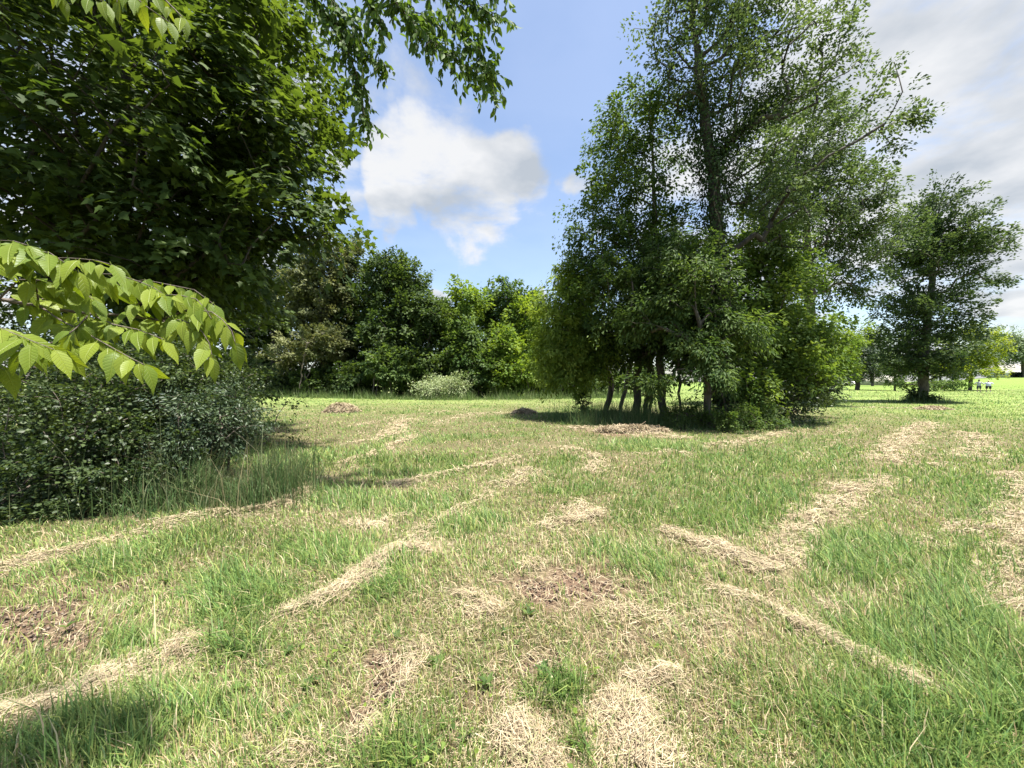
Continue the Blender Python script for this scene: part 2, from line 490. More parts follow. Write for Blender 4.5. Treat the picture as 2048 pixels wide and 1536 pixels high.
def build_ground():
    th = np.concatenate([np.linspace(-66, 66, 320), np.linspace(66, 294, 70)[1:-1]])
    th = np.radians(th)
    rr = np.concatenate([[0.25], np.geomspace(.6, 30, 140), np.geomspace(31, 900, 60)])
    R_, T_ = np.meshgrid(rr, th, indexing='ij')
    x, y = (R_ * np.sin(T_)).ravel(), (R_ * np.cos(T_)).ravel()
    hay, lush, dirt, dry = field_maps(x, y)
    z = gz(x, y) - .03 * dirt + .015 * hay * sstep(16, 6, R_.ravel())
    soil = np.array([.14, .093, .063]); thatch = np.array([.22, .19, .10]); green = np.array([.10, .15, .035]); straw = np.array([.42, .35, .21])
    far = sstep(14, 40, R_.ravel())[:, None]
    n = fbm(x * .35, y * .35, 41)[:, None]
    farcol = (green * 1.3 + thatch * .25) * (.45 + .75 * n)
    lawn = (sstep(66, 72, y) * sstep(25, 40, x))[:, None]
    farcol = farcol * (1 - lawn) + np.array([.135, .195, .045]) * (.85 + .3 * n) * lawn
    base = thatch * .5 * (1 - lush[:, None] * .6) + green * .45 * lush[:, None]
    base = base * (1 - dirt[:, None]) + soil * dirt[:, None]
    col = base * (1 - far) + farcol * far
    h = hay[:, None]
    col = col * (1 - .45 * h) + straw * .7 * h * .45
    nr, nt = len(rr), len(th)
    i, j = np.meshgrid(np.arange(nr - 1), np.arange(nt), indexing='ij')
    a = i * nt + j; b = (i + 1) * nt + j; c = (i + 1) * nt + (j + 1) % nt; d = i * nt + (j + 1) % nt
    faces = np.stack([a, d, c, b], -1).reshape(-1, 4)
    v = np.stack([x, y, z], 1)
    cv = np.array([[0, 0, gz1(0, 0.01)]])
    v = np.concatenate([v, cv]); col = np.concatenate([col, thatch[None]])
    k = np.arange(nt)
    fan = np.stack([np.full(nt, nr * nt), (k + 1) % nt, k], -1)
    me = make_mesh('ground', v, [faces, fan], {'col': col}, smooth=True)
    o = link('ground', me, M_SOIL)
    tag(o, 'mown grass field with bare soil patches', kind='structure')


build_ground()


def blades(name, x, y, z, h, w, lean, az, col, mat, label, kind='stuff', bendmax=1.0, parent=None):
    """tapered bent blades; az = lean azimuth, lean = horizontal reach as fraction of h"""
    n = len(x)
    fa = RNG.uniform(0, 2 * np.pi, n)
    # wide side roughly across the lean direction with jitter
    fa = az + np.pi / 2 + RNG.normal(0, .6, n)
    wx, wy = np.cos(fa) * w * .5, np.sin(fa) * w * .5
    dx, dy = np.cos(az) * lean * h, np.sin(az) * lean * h
    up = np.sqrt(np.maximum(1 - np.minimum(lean, .95) ** 2, .1)) * h
    P = np.empty((n, 5, 3), np.float32)
    P[:, 0] = np.stack([x - wx, y - wy, z - .01], 1); P[:, 1] = np.stack([x + wx, y + wy, z - .01], 1)
    mx, my, mz = x + dx * .3, y + dy * .3, z + up * .62
    P[:, 2] = np.stack([mx - wx * .8, my - wy * .8, mz], 1); P[:, 3] = np.stack([mx + wx * .8, my + wy * .8, mz], 1)
    P[:, 4] = np.stack([x + dx, y + dy, z + up], 1)
    near = y < 9
    nn, nf = int(near.sum()), int((~near).sum())
    k = np.arange(nn)[:, None] * 5
    quads = k + np.array([0, 1, 3, 2]); tris = k + np.array([2, 3, 4])
    far = P[~near][:, [0, 1, 4]]
    V = np.concatenate([P[near].reshape(-1, 3), far.reshape(-1, 3)])
    ft = nn * 5 + np.arange(nf)[:, None] * 3 + np.array([0, 1, 2])
    c = np.concatenate([np.repeat(col[near], 5, 0), np.repeat(col[~near], 3, 0)])
    me = make_mesh(name, V, [quads, np.concatenate([tris, ft])], {'col': c})
    o = link(name, me, mat, parent)
    if parent is None: tag(o, label, kind=kind)
    return o


GREEN = np.array([[.105, .19, .052], [.165, .26, .068], [.23, .315, .085], [.305, .355, .105], [.55, .47, .29], [.40, .305, .17]])


def pick(probs):
    c = np.cumsum(probs, 1)
    u = RNG.random(len(probs))[:, None] * c[:, -1:]
    return (u > c).sum(1).clip(0, probs.shape[1] - 1)


def sample_field(n, y0, y1, p, half=1.42, extra=.9):
    u = RNG.random(n)
    a = 1 - p
    Y = (y0 ** a + u * (y1 ** a - y0 ** a)) ** (1 / a)
    X = RNG.uniform(-1, 1, n) * (half * Y + extra)
    return X, Y


def build_grass():
    x, y = sample_field(390000, 1.15, 78, 1.30)
    hay, lush, dirt, dry = field_maps(x, y)
    keep = RNG.random(len(x)) > np.clip(.5 * hay + .93 * dirt + .25 * dry * (1 - lush), 0, .97)
    # ground under the left shrub stays mostly bare
    keep &= ~((x < -.88 * y - .25) & (y > 4.3) & (y < 9) & (RNG.random(len(x)) < .75))
    x, y, hay, lush, dirt, dry = [v[keep] for v in (x, y, hay, lush, dirt, dry)]
    n = len(x)
    h = RNG.gamma(6, 1 / 6., n) * (.044 + .075 * np.clip(lush, 0, 1.3)) + .012
    h *= np.where(RNG.random(n) < .04, 1.8, 1)
    w = np.maximum(RNG.uniform(.0028, .0055, n) * (1 + .5 * lush), .85 / 385 * y) * np.where(y < 9, 1, 1.25)
    lean = np.clip(RNG.normal(.6 + .12 * lush, .26, n), .02, .95)
    dirn = fbm(x * .8, y * .8, 55) * 7.0
    az = np.where(RNG.random(n) < .45, dirn + RNG.normal(0, .5, n), RNG.uniform(0, 6.28, n))
    fy = sstep(4, 14, y)
    pr = np.stack([.28 + 1.1 * lush + .1 * fy, .7 + .9 * lush + .3 * fy, .95 + .2 * fy, .8 * (1 - .5 * lush), (.34 + .95 * dry + .8 * hay) * (1 - .8 * lush) * (1 - .5 * fy), (.14 + .5 * dry + .5 * dirt) * (1 - .8 * lush) * (1 - .6 * fy)], 1)
    pr = np.clip(pr, .02, None)
    col = GREEN[pick(pr)] * RNG.uniform(.65, 1.25, (n, 1))
    warm = RNG.uniform(.9, 1.12, (n, 1))
    col[:, :1] *= warm
    z = gz(x, y)
    blades('grass', x, y, z, h, w, lean, az, col, M_BLADE, 'short mown yellow-green grass covering the field')


build_grass()


def straw_mesh(x, y, z, ln, w, az, tilt, col):
    n = len(x)
    d = np.stack([np.cos(az) * np.cos(tilt), np.sin(az) * np.cos(tilt), np.sin(tilt)], 1)
    s = np.stack([-np.sin(az), np.cos(az), RNG.normal(0, .5, n)], 1); s = norm(s)
    c = np.stack([x, y, z], 1)
    bow = np.cross(d, s) * (RNG.normal(0, .10, n) * ln)[:, None] + s * (RNG.normal(0, .2, n) * ln)[:, None]
    P = np.empty((n, 6, 3), np.float32)
    for k, (t, b) in enumerate(((-.5, 0), (0, 1), (.5, 0))):
        m = c + d * (t * ln)[:, None] + bow * b
        P[:, 2 * k] = m - s * (w * .5)[:, None]; P[:, 2 * k + 1] = m + s * (w * .5)[:, None]
    k = np.arange(n)[:, None] * 6
    f1 = k + np.array([0, 1, 3, 2]); f2 = k + np.array([2, 3, 5, 4])
    return P.reshape(-1, 3), [f1, f2], np.repeat(col[:, None, :], 6, 1).reshape(-1, 3)


STRAW = np.array([[.385, .31, .20], [.325, .26, .165], [.435, .365, .245], [.25, .19, .12], [.26, .26, .12]])


def build_hay():
    # loose strands along every raked row
    X, Y, A, Hh = [], [], [], []
    per = []
    for a, b, w, s in SEGS:
        L_ = np.hypot(*(b - a)); ym = max(1.3, (a[1] + b[1]) / 2)
        per.append(s * (L_ + w) * w / ym ** 1.75)
    per = np.array(per); per = per / per.sum()
    NT = 96000
    for (a, b, w, s), p in zip(SEGS, per):
        n = int(NT * p) + 60
        t = RNG.random(n); d = b - a; L_ = np.hypot(*d); d = d / L_
        off = RNG.normal(0, .8, n) * (w + .05)
        x = a[0] + d[0] * t * L_ - d[1] * off; y = a[1] + d[1] * t * L_ + d[0] * off
        X.append(x); Y.append(y)
        base = math.atan2(d[1], d[0])
        A.append(base + RNG.normal(0, .75, n) + 1.2 * (fbm(x * 3, y * 3, 71) - .5) * 2)
        Hh.append(np.exp(-(off / w) ** 2 * 2.2) * s)
    x, y, az, core = [np.concatenate(v) for v in (X, Y, A, Hh)]
    hay, lush, dirt, dry = field_maps(x, y)
    k = RNG.random(len(x)) < np.clip(hay * 1.15, .035, 1)
    x, y, az, core = x[k], y[k], az[k], core[k]
    # thin scatter over the whole mown field
    xs, ys = sample_field(44000, 1.2, 34, 1.45)
    hay, lush, dirt, dry = field_maps(xs, ys)
    k = RNG.random(len(xs)) < np.clip(.35 + .8 * dry + .1 * dirt - .9 * lush, .03, 1)
    xs, ys = xs[k], ys[k]
    x = np.concatenate([x, xs]); y = np.concatenate([y, ys])
    az = np.concatenate([az, RNG.uniform(0, 6.28, len(xs))]); core = np.concatenate([core, np.full(len(xs), .02)])
    n = len(x)
    z = gz(x, y) + .012 + core * (.05 * RNG.random(n) + .012) * (.6 + .8 * fbm(x * 7, y * 7, 81))
    ln = RNG.uniform(.05, .19, n) * (.5 + .5 * np.minimum(1, core * 4 + .2)); w = np.maximum(RNG.uniform(.0014, .0032, n), .46 / 385 * y)
    tilt = RNG.normal(0, .16, n)
    col = STRAW[RNG.choice(5, n, p=[.30, .26, .16, .16, .12])] * RNG.uniform(.8, 1.2, (n, 1))
    V, Fc, C = straw_mesh(x, y, z, ln, w, az, tilt, col)
    o = link('cut_hay', make_mesh('cut_hay', V, Fc, {'col': C}), M_STRAW)
    tag(o, 'dry tan hay strands lying in raked rows over the grass', kind='stuff')


build_hay()


def hay_pile(px, py, rx, ry, hgt, n, label, az0=0.3):
    g = G(px, py)
    base = gz1(*g)
    r = np.sqrt(RNG.random(n)); a = RNG.uniform(0, 6.28, n)
    x = r * np.cos(a) * rx; y = r * np.sin(a) * ry
    lump = .65 + .7 * fbm(x * 2.2 + px, y * 2.2 + py, 91)
    top = hgt * (1 - r ** 1.7) * lump
    z = top * (1 - .45 * RNG.random(n) ** 2) + .015
    out = np.arctan2(y / ry, x / rx)
    az = np.where(RNG.random(n) < .5, out + RNG.normal(0, .6, n), RNG.uniform(0, 6.28, n))
    slope = -np.arctan(hgt * 1.5 * r / max(rx, ry))
    tilt = np.where(np.cos(az - out) > 0, slope, -slope) * np.abs(np.cos(az - out)) + RNG.normal(0, .2, n)
    ln = RNG.uniform(.2, .5, n) * min(1, (rx + ry)); w = np.maximum(RNG.uniform(.004, .008, n), .5 / 385 * g[1])
    col = STRAW[RNG.choice(5, n, p=[.3, .25, .2, .2, .05])] * RNG.uniform(.6, 1.2, (n, 1))
    V, Fc, C = straw_mesh(x, y, z, ln, w, az, tilt, col)
    o = link('hay_pile', make_mesh('hay_pile', V, Fc, {'col': C}), M_STRAW, loc=(g[0], g[1], base))
    tag(o, label, 'hay pile', 'raked hay piles on the mown field')


hay_pile(684, 824, .95, .6, .46, 2600, 'shaggy tan hay pile on open grass before the wood edge')
hay_pile(1048, 827, .6, .5, .2, 1500, 'low hay pile on grass beside the multi-trunk tree clump')
hay_pile(1868, 819, .8, .5, .16, 900, 'flat hay pile in grass near the single leaning tree')
hay_pile(1262, 862, 1.15, .34, .14, 2200, 'long flat brown hay pile beside the weeds under the tree clump')

# ------------------------------------------------------------------ leaves and trees
KITE = (np.array([[0, 0, 0], [.42, .27, .05], [1, 0, -.06], [.42, -.27, .05]]), [np.array([[0, 3, 2], [0, 2, 1]])])
NARROW = (np.array([[0, 0, 0], [.4, .17, .04], [1, 0, -.10], [.4, -.17, .04]]), [np.array([[0, 3, 2], [0, 2, 1]])])
OVATE_NEAR = (np.array([[0, 0, 0], [.22, .22, .04], [.55, .24, .03], [1, 0, -.12], [.55, -.24, .03], [.22, -.22, .04]]),
         [np.array([[0, 5, 4, 3], [0, 3, 2, 1]])])
OVATE = (np.array([[0, 0, 0], [.40, .31, .045], [1, 0, -.09], [.40, -.31, .045]]), [np.array([[0, 3, 2], [0, 2, 1]])])
_mp = [(0, 0), (.02, .30), (.22, .26), (.32, .55), (.50, .24), (1.0, 0), (.50, -.24), (.32, -.55), (.22, -.26), (.02, -.30)]
MAPLE = (np.array([[a, b, -.10 * (a - .3) ** 2 - .25 * b * b] for a, b in _mp]),
         [np.array([[0, 2, 1], [2, 4, 3], [0, 4, 2], [0, 5, 4], [0, 6, 5], [0, 8, 6], [8, 7, 6], [0, 9, 8]])])


def leaf_cloud(P, A, Nn, S, tint, tmpl, wid=1.0):
    tv, tf = tmpl
    A = norm(A); Nn = norm(Nn - A * (Nn * A).sum(1, keepdims=True)); B = np.cross(Nn, A)
    S = S[:, None, None]
    V = P[:, None, :] + S * (tv[None, :, 0:1] * A[:, None] + wid * tv[None, :, 1:2] * B[:, None] + tv[None, :, 2:3] * Nn[:, None])
    n, k = len(P), len(tv)
    off = (np.arange(n) * k)[:, None]
    fs = []
    for f in tf:
        for row in f:
            fs.append(off + np.asarray(row)[None, :])
    by = {}
    for f in fs: by.setdefault(f.shape[1], []).append(f)
    return V.reshape(-1, 3), [np.concatenate(v) for v in by.values()], np.repeat(tint, k)


def tubes(p0, p1, r0, r1, sides):
    n = len(p0)
    d = norm(p1 - p0)
    ref = np.where(np.abs(d[:, 2:3]) > .9, np.array([[1., 0, 0]]), np.array([[0, 0, 1.]]))
    u = norm(np.cross(d, ref)); v = np.cross(d, u)
    ang = np.arange(sides) * 2 * np.pi / sides
    ring = np.cos(ang)[None, :, None] * u[:, None] + np.sin(ang)[None, :, None] * v[:, None]
    V = np.concatenate([p0[:, None] + ring * r0[:, None, None], p1[:, None] + ring * r1[:, None, None]], 1)
    k = (np.arange(n) * 2 * sides)[:, None]
    fs = []
    for i in range(sides):
        j = (i + 1) % sides
        fs.append(k + np.array([[i, j, sides + j, sides + i]]))
    return V.reshape(-1, 3), np.concatenate(fs)


def wood_mesh(name, pos, par, rad):
    idx = np.nonzero(par >= 0)[0]
    p0, p1, r0, r1 = pos[par[idx]], pos[idx], rad[par[idx]], rad[idx]
    r0 = np.minimum(r0, r1 * 1.35 + .003)
    Vs, Fs, o = [], [], 0
    for lo, hi, s in ((0, .012, 3), (.012, .05, 5), (.05, 9, 9)):
        m = (r1 >= lo) & (r1 < hi)
        if m.any():
            V, f = tubes(p0[m], p1[m] + norm(p1[m] - p0[m]) * r1[m][:, None] * .25, r0[m], r1[m], s)
            Vs.append(V); Fs.append(f + o); o += len(V)
    return make_mesh(name, np.concatenate(Vs), [np.concatenate(Fs)], smooth=True)


def resample(pts, step):
    pts = np.asarray(pts, float)
    d = np.concatenate([[0], np.cumsum(np.linalg.norm(np.diff(pts, axis=0), axis=1))])
    t = np.linspace(0, d[-1], max(3, int(d[-1] / step) + 1))
    return np.stack([np.interp(t, d, pts[:, i]) for i in range(3)], 1)


def skeleton(trunks, clumps, rng, rbase, lift=.12, pen=1.0, wander=.05):
    pos, par = [], []
    for tp in trunks:
        q = resample(tp, .4)
        q[1:-1, :2] += rng.normal(0, wander * .6, (len(q) - 2, 2))
        s = len(pos)
        for i, p in enumerate(q):
            pos.append(p); par.append(-1 if i == 0 else s + i - 1)
    ntr = len(pos)
    arr = np.zeros((ntr + len(clumps) * 16, 3)); arr[:ntr] = pos
    cnt = ntr
    tr = arr[:ntr]
    dist = np.array([np.min(np.linalg.norm(tr - c, axis=1)) for c in clumps])
    ends = np.zeros(len(clumps), int); dirs = np.zeros((len(clumps), 3))
    for ci in np.argsort(dist):
        c = clumps[ci]
        q = arr[:cnt]
        v = c - q
        dd = np.linalg.norm(v, axis=1); hor = np.hypot(v[:, 0], v[:, 1])
        cost = dd + pen * np.maximum(0, -v[:, 2] + .35 * hor)
        cost[:2] += 1.0
        k = int(np.argmin(cost))
        D = dd[k]
        m = int(np.clip(D / .75, 2, 12))
        p = arr[k].copy()
        ctrl = p + (c - p) * .5 + np.array([0, 0, lift * D]) + rng.normal(0, wander * D, 3)
        prev = k
        for s in range(1, m + 1):
            t = s / m
            b = (1 - t) ** 2 * p + 2 * t * (1 - t) * ctrl + t * t * c
            arr[cnt] = b; par.append(prev); prev = cnt; cnt += 1
        ends[ci] = prev
        dirs[ci] = c - ctrl
    pos = arr[:cnt]; par = np.array(par)
    w = np.zeros(cnt); w[ends] += 1.0
    for i in range(cnt - 1, -1, -1):
        if w[i] == 0: w[i] = .3
        if par[i] >= 0: w[par[i]] += w[i]
    roots = np.nonzero(par < 0)[0]
    rad = np.zeros(cnt); root_of = np.arange(cnt)
    for i in range(cnt):
        if par[i] >= 0: root_of[i] = root_of[par[i]]
    rb = np.zeros(cnt)
    for r, b in zip(roots, rbase): rb[root_of == r] = b
    rad = np.maximum(rb * (w / w[root_of]) ** .52, .005)
    return pos, par, rad, norm(dirs), root_of


def make_tree(name, label, cat, base, trunks, ells, nclump, nleaf, leaf, tmpl, mat, seed, csize=.5, flat=.28, rbase=(.15,), wind=(0, 0, 0), droop=.25,
              bark=None, group=None, shell=.42, wid=1.0, parts=('trunk', 'crown'), lift=.12, tilt_j=.45, taper=True, clumpvar=.22, skel_pen=1.0, pick_leaves=0, pick_mesh=None, jit=.5):
    rng = np.random.default_rng(seed)
    base = np.array(base, float)
    ells = np.array([list(e) + ([1.0] if len(e) == 6 else []) for e in ells], float)
    wts = ells[:, 3] * ells[:, 4] * ells[:, 5] * ells[:, 6]
    wts = np.maximum(wts, wts.max() * .02)
    which = rng.choice(len(ells), nclump, p=wts / wts.sum())
    v = norm(rng.normal(0, 1, (nclump, 3))) * (rng.random((nclump, 1)) ** shell)
    C = ells[which, :3] + v * ells[which, 3:6]
    C[:, 2] = np.maximum(C[:, 2], base[2] + .15)
    out = norm(v * np.array([1, 1, .7]))
    pos, par, rad, dirs, root_of = skeleton(trunks, C, rng, rbase, lift=lift, pen=skel_pen)
    root = thing(name, label, cat, base, group)
    for rt in np.unique(root_of):
        ids = np.nonzero(root_of == rt)[0]
        if len(ids) < 2: continue
        remap = np.full(len(pos), -1); remap[ids] = np.arange(len(ids))
        pp = np.where(par[ids] >= 0, remap[np.maximum(par[ids], 0)], -1)
        link(parts[0], wood_mesh(parts[0], pos[ids] - base, pp, rad[ids]), bark or M_BARK, root)
    a = norm(dirs * .7 + out * .6 + np.array(wind)[None] + np.array([0, 0, -droop * .5]))
    up = norm(np.array([[0, 0, 1.]]) + rng.normal(0, tilt_j, (nclump, 3)))
    n_ = norm(up - a * (up * a).sum(1, keepdims=True)); b_ = np.cross(n_, a)
    per = rng.multinomial(nleaf, norm(rng.gamma(4, 1, (1, nclump)))[0] ** 1 / norm(rng.gamma(4, 1, (1, nclump)))[0].sum() if False else np.full(nclump, 1 / nclump))
    ci = np.repeat(np.arange(nclump), per)
    n = len(ci)
    cs = csize * rng.uniform(.6, 1.35, nclump)[ci]
    u = rng.uniform(-1, 1, n); s = rng.uniform(-1, 1, n) * np.sqrt(np.maximum(0, 1 - u ** 2)) * .72
    if taper: s *= (1.15 - .45 * (u + 1) * .5)
    c = rng.normal(0, 1, n) * flat
    dr = -droop * .45 * np.maximum(0, u + .2) ** 2
    P = C[ci] + cs[:, None] * (a[ci] * u[:, None] + b_[ci] * s[:, None] + n_[ci] * c[:, None]) + np.stack([0 * dr, 0 * dr, dr * cs], 1)
    P[:, 2] = np.maximum(P[:, 2], base[2] + .03)
    A = a[ci] * .75 + b_[ci] * (np.sign(s) * .7)[:, None] + np.array([0, 0, -droop])[None] + rng.normal(0, jit * .7, (n, 3))
    Nn = n_[ci] + rng.normal(0, jit, (n, 3))
    S = leaf * rng.uniform(.65, 1.25, n)
    tint = np.clip(rng.normal(.42, .22, n) + rng.normal(0, clumpvar, nclump)[ci], 0, 1)
    keep = np.ones(n, bool)
    chosen = None
    if pick_leaves:
        vx, vy, vz = P[:, 0] / P[:, 1], P[:, 1], (P[:, 2] - CH) / P[:, 1]
        ok = (P[:, 1] > .5) & (np.abs(vx) < 1.3) & (vz < .97)
        Nh = norm(Nn); vd = norm(P - np.array([0, 0, CH]))
        size = np.where(ok, S / P[:, 1] * (.3 + np.abs((Nh * vd).sum(1))), 0)
        # only leaves on the outer side of the crown
        chosen = np.argsort(-size)[:pick_leaves]
        keep[chosen] = False
    V, Fc, T = leaf_cloud((P - base)[keep], A[keep], Nn[keep], S[keep], tint[keep], tmpl, wid)
    cr = link(parts[1], make_mesh(parts[1], V, Fc, {'tint': T}), mat, root)
    if pick_leaves:
        cr['kind'] = 'stuff'
        Ac = norm(A[chosen]); Nc = norm(Nn[chosen] - Ac * (Nn[chosen] * Ac).sum(1, keepdims=True)); Bc = np.cross(Nc, Ac)
        tv, tf = tmpl
        vars_ = []
        for q in range(6):
            me = make_mesh('leaf', tv, tf, {'tint': np.full(len(tv), .25 + .12 * q)}); me.materials.append(mat); vars_.append(me)
        from mathutils import Matrix
        for q, i in enumerate(chosen):
            o = bpy.data.objects.new('leaf', vars_[q % 6]); COL.objects.link(o); o.parent = root
            s_ = S[i]; p = P[i] - base
            M = Matrix([[Ac[q][r] * s_, Bc[q][r] * s_, Nc[q][r] * s_, p[r]] for r in range(3)] + [[0, 0, 0, 1]])
            o.matrix_basis = M
    return root


def E(px, py, Y, rx, rz, ry=None, w=1.0):
    c = W(px, py, Y)
    return (c[0], c[1], c[2], rx, ry if ry else rx, rz, w)


def gp(px, py):
    g = G(px, py)
    return np.array([g[0], g[1], gz1(*g)])


def gY(px, Y):
    x = (px - CX) / F * Y
    return np.array([x, Y, gz1(x, Y)])


# --- maple at the edge of the field
mb = np.array([-9.8, 9.8, gz1(-9.8, 9.8)])
make_tree('maple_tree', 'tall dense dark green maple with drooping layered sprays over the thicket', 'tree', mb,
          [[mb - [0, 0, .1], mb + [.1, 0, 3], mb + [.1, -.1, 7], mb + [.3, -.2, 13]]],
          [(-9.5, 9.5, 8.8, 4.9, 4.9, 5.2, 1.0), (-8.3, 8.2, 5.0, 2.8, 2.6, 1.5, 1.3), (-5.15, 8.7, 5.2, 1.5, 1.5, 1.2, 2.0), (-5.9, 8.6, 7.8, 1.6, 1.6, 2.4, 1.6), (-6.6, 8.2, 4.6, 1.9, 1.6, 1.0, 1.6), (-7.6, 7.6, 7.0, 2.4, 2.0, 2.4, 1.2), (-11, 12, 4.2, 3.5, 3, 2.2, .7)],
          900, 54000, .184, MAPLE, M_MAPLE, 5, csize=.75, flat=.16, rbase=(.28,), wind=(.25, -.1, -.1), droop=.42, shell=.30, tilt_j=.28, jit=.34, pick_leaves=300, bark=M_BARK_DARK)

# --- tree clump in the field
A0 = gY(1448, 13.8)
make_tree('tall_tree', 'tallest tree of the clump, thin airy top and vine-clad trunk', 'tree', A0,
          [[A0 - [0, 0, .1], W(1440, 600, 13.8), W(1425, 350, 13.8), W(1395, 150, 13.8), W(1370, -40, 13.8), W(1360, -170, 13.8)],
           ],
          [E(1420, 130, 13.8, 1.9, 2.3, 1.7, .9), E(1470, -40, 13.6, 2.6, 2.0, 1.8, .8), E(1590, 130, 13.6, 2.4, 1.9, 1.6, .8), E(1700, 240, 13.4, 1.7, 1.0, 1.2, .6), E(1530, 330, 13.6, 1.9, 1.6, 1.5, .9),
           E(1790, 235, 13.3, 1.0, .3, .6, 1.2), E(1790, 285, 13.3, .5, .2, .4, 1.5), E(1835, 240, 13.2, .3, .08, .3, 3.0), E(1740, 150, 13.3, .7, .4, .6, 1.0), E(1650, 40, 13.4, 1.6, 1.2, 1.2, .6), E(1420, 440, 13.8, .9, 2.0, .9, .7), E(1580, 440, 13.8, 1.6, 1.5, 1.5, .7), E(1330, 90, 13.8, 1.3, 1.6, 1.2, .7)],
          440, 31000, .12, OVATE, M_TALL, 21, csize=.56, flat=.26, rbase=(.24,), wind=(.45, 0, .15), droop=.25, shell=.38, lift=-.04, skel_pen=1.6, bark=M_BARK_DARK)
B0 = gY(1326, 16.0)
make_tree('slender_tree', 'slim upright tree beside the vine-clad trunk, rounded leafy crown', 'tree', B0,
          [[B0 - [0, 0, .1], W(1318, 650, 16), W(1308, 420, 16), W(1300, 220, 16)]],
          [E(1270, 300, 16, 2.1, 2.4, 2), E(1235, 470, 16, 2.2, 2.4, 2.1), E(1330, 520, 16, 1.8, 2.2, 1.8), E(1240, 600, 15.5, 1.9, 1.6, 1.8), E(1320, 220, 15.6, 1.2, 1.3, 1.2)],
          380, 36000, .14, OVATE, M_MID, 22, csize=.55, flat=.28, rbase=(.16,), wind=(.05, 0, .05), droop=.35, shell=.4)
C0 = gY(1208, 19.0)
make_tree('ash_tree', 'yellow-green leaning tree with feathery drooping leaves touching the field', 'tree', C0,
          [[C0 - [0, 0, .1], W(1225, 770, 18.8), W(1190, 690, 18), W(1150, 620, 17.5), W(1130, 560, 17.2)]],
          [E(1140, 640, 17.3, 1.6, 2.7, 1.8), E(1125, 720, 17.0, 1.4, 1.4, 1.5), E(1180, 715, 16.6, 1.5, .9, 1.4), E(1170, 560, 17.2, 1.6, 1.1, 1.5), E(1105, 690, 17.6, .9, 1.7, 1.0)],
          260, 30000, .20, NARROW, M_SUNNY, 23, csize=.55, flat=.26, rbase=(.14,), droop=.55, shell=.45)
D0 = gY(1272, 17.5)
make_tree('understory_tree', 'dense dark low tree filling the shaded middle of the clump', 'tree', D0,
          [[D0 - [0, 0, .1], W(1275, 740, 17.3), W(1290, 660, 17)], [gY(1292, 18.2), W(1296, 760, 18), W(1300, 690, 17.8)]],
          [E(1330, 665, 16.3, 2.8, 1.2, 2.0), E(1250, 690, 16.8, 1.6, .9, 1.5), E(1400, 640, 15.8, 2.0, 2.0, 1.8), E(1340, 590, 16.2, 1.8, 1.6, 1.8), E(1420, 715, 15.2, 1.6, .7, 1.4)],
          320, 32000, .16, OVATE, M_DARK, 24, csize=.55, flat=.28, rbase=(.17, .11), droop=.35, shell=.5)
F0 = gY(1418, 13.2)
make_tree('young_ash_tree', 'young tree with fine hanging leaflets at front of the clump', 'tree', F0,
          [[F0 - [0, 0, .1], W(1415, 760, 13), W(1400, 660, 12.8), W(1390, 600, 12.7)]],
          [E(1320, 620, 13.4, 1.4, .9, .9), E(1400, 560, 12.9, 1.4, 1.0, 1.0), E(1265, 640, 14.2, 1.3, .9, .9), E(1300, 768, 12.8, 1.1, .3, .8, 1.3), E(1240, 560, 14.6, 1.2, 1.0, 1.0), E(1350, 500, 13.6, 1.3, 1.0, .9), E(1430, 745, 12.4, 1.0, .6, .9), E(1470, 650, 12.6, 1.2, 1.2, .9), E(1385, 700, 12.6, .9, .9, .8)],
          270, 23000, .16, NARROW, M_MID, 25, csize=.50, flat=.22, rbase=(.12,), droop=.5, shell=.5)
E0 = gY(1520, 15.0)
make_tree('bushy_tree', 'bushy light green young tree on the sunny side of the clump', 'tree', E0,
          [[E0 - [0, 0, .1], W(1525, 720, 15), W(1535, 600, 15), W(1540, 520, 15)], [gY(1480, 14.6), W(1490, 740, 14.6), W(1505, 660, 14.6)]],
          [E(1545, 600, 15, 1.7, 1.9, 1.6), E(1565, 710, 14.6, 1.8, 1.3, 1.5), E(1610, 680, 15.5, 1.5, 1.4, 1.4), E(1500, 700, 14.3, 1.2, 1.4, 1.2), E(1520, 500, 15.2, 1.4, 1.3, 1.3), E(1480, 780, 13.9, 1.0, .7, 1.0)],
          340, 36000, .145, OVATE, M_ASH, 26, csize=.5, flat=.3, rbase=(.11, .09), droop=.3, shell=.42)
